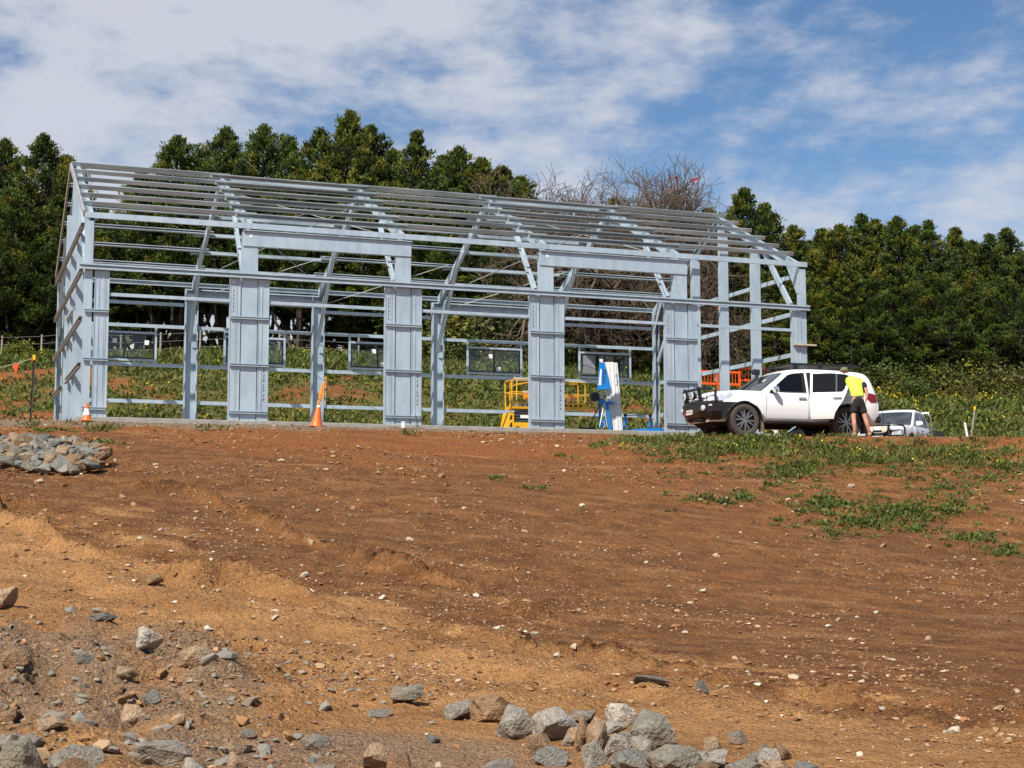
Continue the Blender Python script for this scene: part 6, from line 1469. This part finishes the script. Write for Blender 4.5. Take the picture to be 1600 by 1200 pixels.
for i, a_ in enumerate([
    (638, 1088, 60, 38, 'dark', 'lone angular dark grey boulder on sandy ground apart from the heap'),
    (722, 1110, 56, 34, 'grey', 'rounded grey boulder at the edge of the boulder heap'),
    (770, 1106, 76, 56, 'brown', 'large brown-stained boulder leaning behind a grey one'),
    (800, 1132, 66, 58, 'grey', 'grey boulder in front of the brown-stained boulder'),
    (858, 1134, 80, 56, 'light', 'big light grey boulder in the boulder heap'),
    (846, 1164, 62, 40, 'brown', 'orange-stained boulder below the light grey one'),
    (862, 1183, 58, 34, 'blue', 'bluish grey flat boulder at the foot of the heap'),
    (906, 1150, 44, 62, 'brown', 'upright brown slab of rock in the boulder heap'),
    (932, 1152, 32, 66, 'tan', 'narrow tan upright rock wedged in the boulder heap'),
    (914, 1120, 44, 28, 'grey', 'small grey rock on top of the upright slabs'),
    (952, 1142, 56, 30, 'light', 'flat light grey rock bridging the boulder heap'),
    (970, 1113, 48, 46, 'pale', 'pale whitish pointed boulder on top of the heap'),
    (1014, 1142, 92, 66, 'dark', 'largest dark veined boulder on top of the heap'),
    (962, 1166, 46, 44, 'light', 'light grey rock under the largest dark boulder'),
    (934, 1178, 54, 44, 'grey', 'grey wedge-shaped rock low in the boulder heap'),
    (990, 1186, 70, 36, 'blue', 'bluish flat boulder under the largest dark one'),
    (920, 1200, 36, 40, 'light', 'pale angular rock at the bottom of the heap'),
    (1056, 1184, 84, 44, 'dark', 'dark grey veined boulder beside the largest one'),
    (1112, 1188, 76, 34, 'light', 'light grey flat boulder next to the dark veined one'),
    (1164, 1198, 58, 28, 'grey', 'low grey boulder near the end of the heap'),
    (1216, 1196, 52, 26, 'tan', 'brownish boulder second from the end of the heap'),
    (1258, 1200, 52, 20, 'blue', 'low blue-grey boulder at the end of the heap'),
    (582, 1186, 50, 46, 'tan', 'pointed tan-grey boulder by the rubble, left of the heap'),
    (628, 1192, 54, 34, 'brown', 'brown flat-topped rock beside the pointed tan one'),
    (774, 1200, 66, 20, 'grey', 'half-buried grey rock in front of the heap'),
    (218, 996, 62, 42, 'pale', 'whitish angular boulder on the rubble spill'),
    (303, 1030, 54, 38, 'tan', 'rounded pale tan boulder beside the rubble spill'),
    (2, 932, 44, 46, 'tan', 'brownish rounded boulder lying alone on the slope'),
    (240, 906, 26, 22, 'brown', 'small brown cube-shaped rock on the slope'),
    (158, 964, 44, 17, 'blue', 'flat blue-grey rock at the top of the rubble'),
    (200, 1116, 52, 36, 'tan', 'smooth tan boulder sunk in the rubble'),
    (246, 1180, 90, 44, 'grey', 'wide grey boulder in the rubble at the slope foot'),
    (36, 1184, 86, 62, 'green', 'large greenish grey boulder with orange stain in the rubble'),
    (112, 1186, 92, 44, 'grey', 'grey blocky boulder beside the greenish one'),
    (290, 1200, 70, 30, 'light', 'light grey boulder in front of the wide grey one'),
    (18, 1026, 42, 34, 'brown', 'brown split rock in the rubble'),
    (10, 1112, 40, 34, 'brown', 'dark brown rounded rock in the rubble'),
    (76, 1128, 44, 26, 'tan', 'tan wedge-shaped rock in the rubble'),
    (130, 1022, 30, 22, 'blue', 'small blue-grey slab standing in the rubble'),
    (190, 1046, 46, 22, 'tan', 'flat tan rock in the middle of the rubble'),
    (1010, 1062, 62, 12, 'blue', 'long flat grey slab of rock on bare sand'),
    (1100, 1075, 26, 22, 'blue', 'small blue-grey pyramid-shaped rock on bare sand'),
    (590, 1115, 46, 16, 'grey', 'flat grey rock lying by itself near the rubble'),
    (672, 1156, 30, 16, 'blue', 'small dark blue-grey rock between rubble and heap'),
    (236, 1092, 32, 26, 'blue', 'dark bluish rock in the rubble above the tan boulder'),
    (182, 1080, 26, 26, 'brown', 'small upright brown rock in the rubble')]):
    put_rock(*a_[:5], i, a_[5], None, 0.55 if a_[4] in ('brown', 'tan') else 0.18)
# fill between the big ones of the boulder heap
for i in range(26):
    a_ = RG.uniform(0, 1); px_ = 790+a_*430+RG.normal(0, 14); py_ = 1150+a_*40+RG.normal(0, 14); w_ = RG.uniform(22, 46)
    put_rock(px_, py_, w_, w_*RG.uniform(0.6, 0.9), ['grey', 'light', 'brown', 'dark', 'tan'][i % 5], i, 'small rock filling a gap in the boulder heap', 'small rocks in the boulder heap', 0.4, 'rock')
for i in range(18):
    px_ = RG.uniform(-10, 520); py_ = RG.uniform(1150, 1215); w_ = RG.uniform(24, 50)
    put_rock(px_, py_, w_, w_*RG.uniform(0.5, 0.8), ['grey', 'light', 'brown', 'tan', 'grey'][i % 5], i+3, 'half-buried rock along the lower edge of the rubble', 'rocks along the rubble edge', 0.45, 'rock')
# ---- heap of blue-grey rock on the slope
poly = [(-90, 688), (30, 687), (95, 690), (125, 702), (150, 712), (164, 724), (150, 735), (90, 740), (40, 735), (-90, 722)]
def inpoly(px_, py_):
    c_ = False; j = len(poly)-1
    for i in range(len(poly)):
        (xi, yi), (xj, yj) = poly[i], poly[j]
        if (yi > py_) != (yj > py_) and px_ < (xj-xi)*(py_-yi)/(yj-yi)+xi: c_ = not c_
        j = i
    return c_
HM = [tinted(BIG[i % 9], np.array(ROCKCOL[c_])*q) for i, (c_, q) in enumerate([('blue', 1.0), ('blue', 0.8), ('grey', 1.0), ('grey', 0.85), ('blue', 1.2), ('tan', 0.9), ('dark', 1.1), ('light', 0.9), ('brown', 1.0)])]
cnt = 0; used = []
for t_ in range(5000):
    a_, b_ = RG.uniform(-90, 165), RG.uniform(688, 740)
    if not inpoly(a_, b_) or any(abs(a_-u)/12.0+abs(b_-v)/5.0 < 1 for u, v in used): continue
    used.append((a_, b_))
used.sort(key=lambda q: q[1])
hx, hy, _ = hit([u[0] for u in used], [u[1]+4 for u in used])
for (u, v), x, y in zip(used, hx, hy):
    x, y = float(x), float(y); r = RG.uniform(0.11, 0.23); top = 0.14*min(1, (v-686)/18)*min(1, (742-v)/16)
    o = link_mesh('rock', HM[int(RG.integers(0, 9))], M['rock']); o.scale = (r*1.2, r, r*0.75); o.location = (x, y, gz(x, y)+r*0.42+top); o.rotation_euler = tuple(RG.uniform(0, 6.28, 3)*np.array([0.1, 0.1, 1]))
    tag(o, 'angular blue-grey rock in the heap on the upper slope', 'rock', 'rocks in the heap on the slope')
# ---- loose stones large enough to pick out
SM = [rock_mesh(300+i, 14, 0, 0.8) for i in range(6)]
SCOL = [(0.36, 0.235, 0.13), (0.42, 0.315, 0.21), (0.29, 0.155, 0.07), (0.20, 0.11, 0.06), (0.24, 0.205, 0.16), (0.19, 0.175, 0.145), (0.48, 0.405, 0.31)]
ST = [[tinted(s_, np.array(c_)) for s_ in SM[:4]] for c_ in SCOL]
def stone(x, y, r, ci, label, group):
    o = link_mesh('stone', ST[ci][int(RG.integers(0, 4))], M['pebble']); o.scale = (r*RG.uniform(0.9, 1.5), r*RG.uniform(0.8, 1.2), r*RG.uniform(0.6, 0.95))
    o.location = (x, y, gz(x, y)+r*0.22); o.rotation_euler = tuple(RG.uniform(0, 6.28, 3)*np.array([0.08, 0.08, 1])); tag(o, label, 'stone', group)
px_, py_ = RG.uniform(0, 520, 330), RG.uniform(955, 1200, 330)
keep = (py_ > 955+0.33*np.maximum(0, px_-150)); px_, py_ = px_[keep], py_[keep]; hx, hy, _ = hit(px_, py_)
for x, y in zip(hx, hy): stone(float(x), float(y), min(0.085, 0.020*RG.random()**-0.5), int(RG.choice([0, 2, 3, 4, 4, 5, 5])), 'small loose stone in the grey-brown rubble spill', 'stones in the rubble spill')
SPOTS = [(305, 812), (190, 778), (210, 790), (270, 775), (330, 785), (100, 760), (60, 755), (505, 850), (485, 850), (40, 860), (825, 943), (745, 933), (898, 1022), (870, 1028), (1065, 868), (820, 830), (640, 845), (910, 790), (475, 900), (395, 965), (430, 970), (325, 985), (275, 895), (340, 925), (250, 830), (150, 820), (130, 810), (120, 850), (20, 870), (700, 760), (590, 740), (690, 745), (560, 700), (440, 720), (520, 715), (900, 735), (1290, 815), (1380, 855), (1450, 855), (1490, 905), (1270, 965), (1310, 970), (1400, 935), (1200, 930), (1100, 925), (1150, 1030), (1240, 1060), (1345, 1070), (1350, 1060), (1405, 1065), (1490, 1145), (1555, 1150), (1560, 1105), (1590, 1085), (1330, 1000), (1450, 1000), (780, 985), (620, 1060), (560, 1070), (500, 1045), (1120, 870), (960, 900), (1010, 880), (1520, 780), (1420, 790), (1560, 830), (1330, 760), (1240, 800), (1180, 850), (230, 740), (200, 700), (330, 690), (180, 720)]
hx, hy, _ = hit([p[0] for p in SPOTS], [p[1] for p in SPOTS])
for x, y in zip(hx, hy): stone(float(x), float(y), RG.uniform(0.04, 0.085)*(float(y)/24)**0.5, int(RG.choice([0, 0, 1, 1, 2, 6])), 'pale loose stone lying on the bare earth slope', 'pale stones on the slope')
# ---- the countless small ones, one mesh
N_ = 46000
yy = 10.2+31.5*RG.random(N_)**1.15; xx = (RG.random(N_)*2-1)*(0.36*yy+0.8)
yy[:9000] = RG.uniform(10, 15.5, 9000); xx[:9000] = RG.uniform(-6.2, -0.4, 9000)
den = np.clip(0.35+1.6*fbm(xx, yy, 0.45, 3, k=2)+0.9*np.exp(-(line_off(TOE, xx, yy)/2.0)**2), 0.05, 1.3)
kp = RG.random(N_) < den; xx, yy = xx[kp], yy[kp]; n = len(xx)
r = np.clip(0.0105*RG.random(n)**-0.38, 0.008, 0.042)*(0.65+yy/42)
zz = ground_z(xx, yy)+r*0.2
cs = np.array(SCOL); rub_ = np.exp(-(((xx+3.6)/3.0)**2+((yy-12.5)/3.0)**2)) > 0.35
ci = np.where(rub_, RG.choice([2, 3, 4, 4, 5, 5, 0], n), RG.choice([0, 0, 1, 2, 2, 2, 3, 6], n)); cc = cs[ci]*RG.uniform(0.7, 1.25, (n, 1))
clod = RG.random(n) < 0.45; cc[clod] = np.array([0.235, 0.118, 0.056])*RG.uniform(0.6, 1.35, (clod.sum(), 1))
proto = []
for s_ in SM:
    co = np.empty(len(s_.vertices)*3, np.float32); s_.vertices.foreach_get('co', co); f = np.array([p.vertices[:] for p in s_.polygons if len(p.vertices) == 3]); proto.append((co.reshape(-1, 3), f))
VV, FF, CC = [], [], []; off = 0
for k in range(6):
    ii = np.where(np.arange(n) % 6 == k)[0]; v0, f0 = proto[k]; a_ = RG.uniform(0, 6.28, len(ii)); ca, sa = np.cos(a_), np.sin(a_)
    sx_ = r[ii]*RG.uniform(0.8, 1.6, len(ii)); sy_ = r[ii]; sz_ = r[ii]*RG.uniform(0.5, 0.9, len(ii))
    X = v0[None, :, 0]*sx_[:, None]; Y_ = v0[None, :, 1]*sy_[:, None]
    v = np.stack([X*ca[:, None]-Y_*sa[:, None]+xx[ii][:, None], X*sa[:, None]+Y_*ca[:, None]+yy[ii][:, None], v0[None, :, 2]*sz_[:, None]+zz[ii][:, None]], 2)
    VV.append(v.reshape(-1, 3)); FF.append((f0[None]+(np.arange(len(ii))*len(v0))[:, None, None]+off).reshape(-1, 3)); CC.append(np.repeat(cc[ii], len(v0), 0)); off += len(ii)*len(v0)
o = link_mesh('gravel', np_mesh('gravel', np.concatenate(VV), np.concatenate(FF), np.concatenate(CC)), M['pebble'])
tag(o, 'countless small pale and ochre stones strewn over the earth slope', 'gravel', kind='stuff')
# ================================================================ weeds and grass
WG = np.random.default_rng(77)
def tufts(name, x, y, size, nb, cols, label, cat, spread=0.5, up=1.0, leaf=0.35, flower=0.0, fcol=(0.75, 0.55, 0.02)):
    """leafy tufts: nb blades each, one mesh"""
    n = len(x); z = ground_z(x, y); rep = lambda a: np.repeat(a, nb, 0)
    s = rep(size); off = WG.normal(size=(n*nb, 3))*np.array([1, 1, 0.25])*s[:, None]*spread; off[:, 2] = np.abs(off[:, 2])*0.6
    p = np.stack([rep(x), rep(y), rep(z)], 1)+off; d = unit(WG.normal(size=(n*nb, 3))*np.array([0.8, 0.8, 0.5])+np.array([0, 0, up])+off*0.6/np.maximum(s[:, None], 0.01))
    c = np.array(cols)[WG.integers(0, len(cols), n)]; c = rep(c)*WG.uniform(0.65, 1.4, (n*nb, 1))
    ln = s*WG.uniform(0.5, 1.1, n*nb); v, f = spray_quads(p, d, ln, ln*leaf*WG.uniform(0.3, 0.6, n*nb), WG); cc = np.repeat(c, 4, 0)
    if flower:
        k = WG.random(n) < flower; m = k.sum(); nf = 4
        q = np.stack([np.repeat(x[k], nf), np.repeat(y[k], nf), np.repeat(z[k]+size[k]*0.95, nf)], 1)+WG.normal(size=(m*nf, 3))*np.repeat(size[k], nf)[:, None]*np.array([0.5, 0.5, 0.2])
        fd = unit(WG.normal(size=(m*nf, 3))+np.array([0, -0.4, 0.6])); fl = np.repeat(np.clip(size[k]*0.28, 0.03, 0.09), nf)
        v2, f2 = spray_quads(q, fd, fl, fl*0.45, WG); f = np.concatenate([f, f2+len(v)]); v = np.concatenate([v, v2]); cc = np.concatenate([cc, np.tile(np.array(fcol), (len(v2), 1))])
    o = link_mesh(name, np_mesh(name, v, f, cc), M['grass_blade']); tag(o, label, cat, kind='stuff')
    return o
GRN = [(0.085, 0.120, 0.022), (0.115, 0.155, 0.028), (0.070, 0.095, 0.022), (0.135, 0.140, 0.036)]
DRY = [(0.16, 0.15, 0.045), (0.13, 0.14, 0.03), (0.10, 0.13, 0.022)]
# weeds on the bank below the wagon: patches found on the ground
PT = [(1060, 690, 62, 13, 150), (1150, 700, 120, 18, 420), (1180, 692, 110, 10, 260), (1340, 716, 150, 24, 760), (1500, 714, 95, 26, 330), (1100, 716, 60, 15, 90), (1250, 730, 60, 18, 150), (1290, 788, 56, 14, 190), (1400, 800, 70, 18, 260), (1345, 816, 85, 12, 200), (1232, 742, 46, 14, 90), (1130, 786, 26, 7, 34), (1090, 780, 22, 6, 22), (1160, 776, 18, 8, 26), (1480, 800, 66, 18, 120), (1565, 732, 60, 30, 150), (1572, 862, 40, 13, 70), (1510, 842, 60, 12, 60), (1470, 762, 80, 20, 110), (1300, 835, 50, 8, 30), (1430, 830, 60, 10, 40), (1000, 690, 34, 7, 46), (940, 697, 20, 5, 16), (1020, 712, 60, 12, 26), (1050, 745, 60, 16, 18),
      (876, 712, 13, 4, 12), (780, 748, 8, 4, 9), (822, 762, 10, 4, 7), (100, 672, 58, 6, 40), (160, 672, 18, 4, 22), (170, 692, 40, 7, 22), (48, 664, 8, 4, 8), (640, 680, 10, 3, 4), (320, 672, 60, 4, 8), (1400, 745, 180, 40, 60), (1200, 760, 140, 40, 40)]
X_, Y_, S_s = [], [], []
for cx, cy, rx, ry, n in PT:
    n = max(3, int(n*0.62))
    a_ = WG.uniform(0, 6.283, n); q = np.abs(WG.normal(0, 0.75, n)); X_.append(cx+rx*q*np.cos(a_)); Y_.append(cy+ry*q*np.sin(a_)); S_s.append(np.full(n, 1.0))
wx, wy, ok = hit(np.concatenate(X_), np.concatenate(Y_), y0=24, y1=42.5, n=500)
ok &= (wy < 40.2); wx, wy = wx[ok], wy[ok]
sz = np.where(wy > 36.2, WG.uniform(0.07, 0.22, len(wx)), WG.uniform(0.04, 0.13, len(wx)))
k = wy > 36.0
tufts('weeds', wx[~k], wy[~k], sz[~k], 15, GRN, 'low creeping green weeds in patches on the earth bank', 'weeds', 0.75, 0.6, 0.55)
tufts('weeds', wx[k], wy[k], sz[k], 15, GRN+DRY, 'taller weeds with yellow flowers along the top of the bank', 'weeds', 0.6, 1.0, 0.28, 0.06)
# the weedy field behind the shed
N_ = 26000
fx, fy = WG.uniform(-34, 40, N_), 50.5+27*WG.random(N_); s_, t_ = shed_l(fx, fy)
m_ = fbm(fx, fy, 0.16, 4, 0.6, k=2); den = np.clip(0.60+1.6*m_+0.7*smooth(62, 68, fy)+0.35*smooth(14, 22, fx), 0.03, 1)
kp = (WG.random(N_) < den) & (t_ > W_+0.8) & (fx < 0.40*fy+3) & (fx > -0.40*fy-3); kp |= (WG.random(N_) < den) & (s_ > L_+1.5) & (fy > 58.5) & (fx < 0.4*fy+3)
kp &= ~((s_ > L_) & (fy < 58))
fx, fy = fx[kp], fy[kp]; top = smooth(64, 69, fy)
tufts('field_weeds', fx, fy, WG.uniform(0.12, 0.30, len(fx))*(1+0.5*top), 8, GRN+DRY, 'patchy green weeds and grass over the rising field', 'weeds', 0.6, 0.8, 0.5, 0.05)
# long grass and yellow flowers at the foot of the trees
N_ = 7000; gx_ = WG.uniform(-32, 36, N_); tl = np.interp(gx_, [-32, -20, 0, 12, 36], [67.5, 68.0, 69.5, 74.5, 76.5]); gy_ = tl+WG.normal(0, 1.1, N_)
tufts('long_grass', gx_, gy_, WG.uniform(0.25, 0.55, N_), 7, DRY+[(0.13, 0.17, 0.03)], 'long pale grass along the foot of the windbreak', 'grass', 0.35, 1.3, 0.18, 0.0)
N_ = 1500; gx_ = WG.uniform(14, 38, N_); gy_ = np.interp(gx_, [12, 36], [73.6, 75.6])+WG.normal(0, 0.9, N_)
tufts('flowering_weeds', gx_, gy_, WG.uniform(0.2, 0.45, N_), 5, GRN, 'band of yellow flowering weeds below the thicket', 'weeds', 0.4, 1.0, 0.3, 0.35)
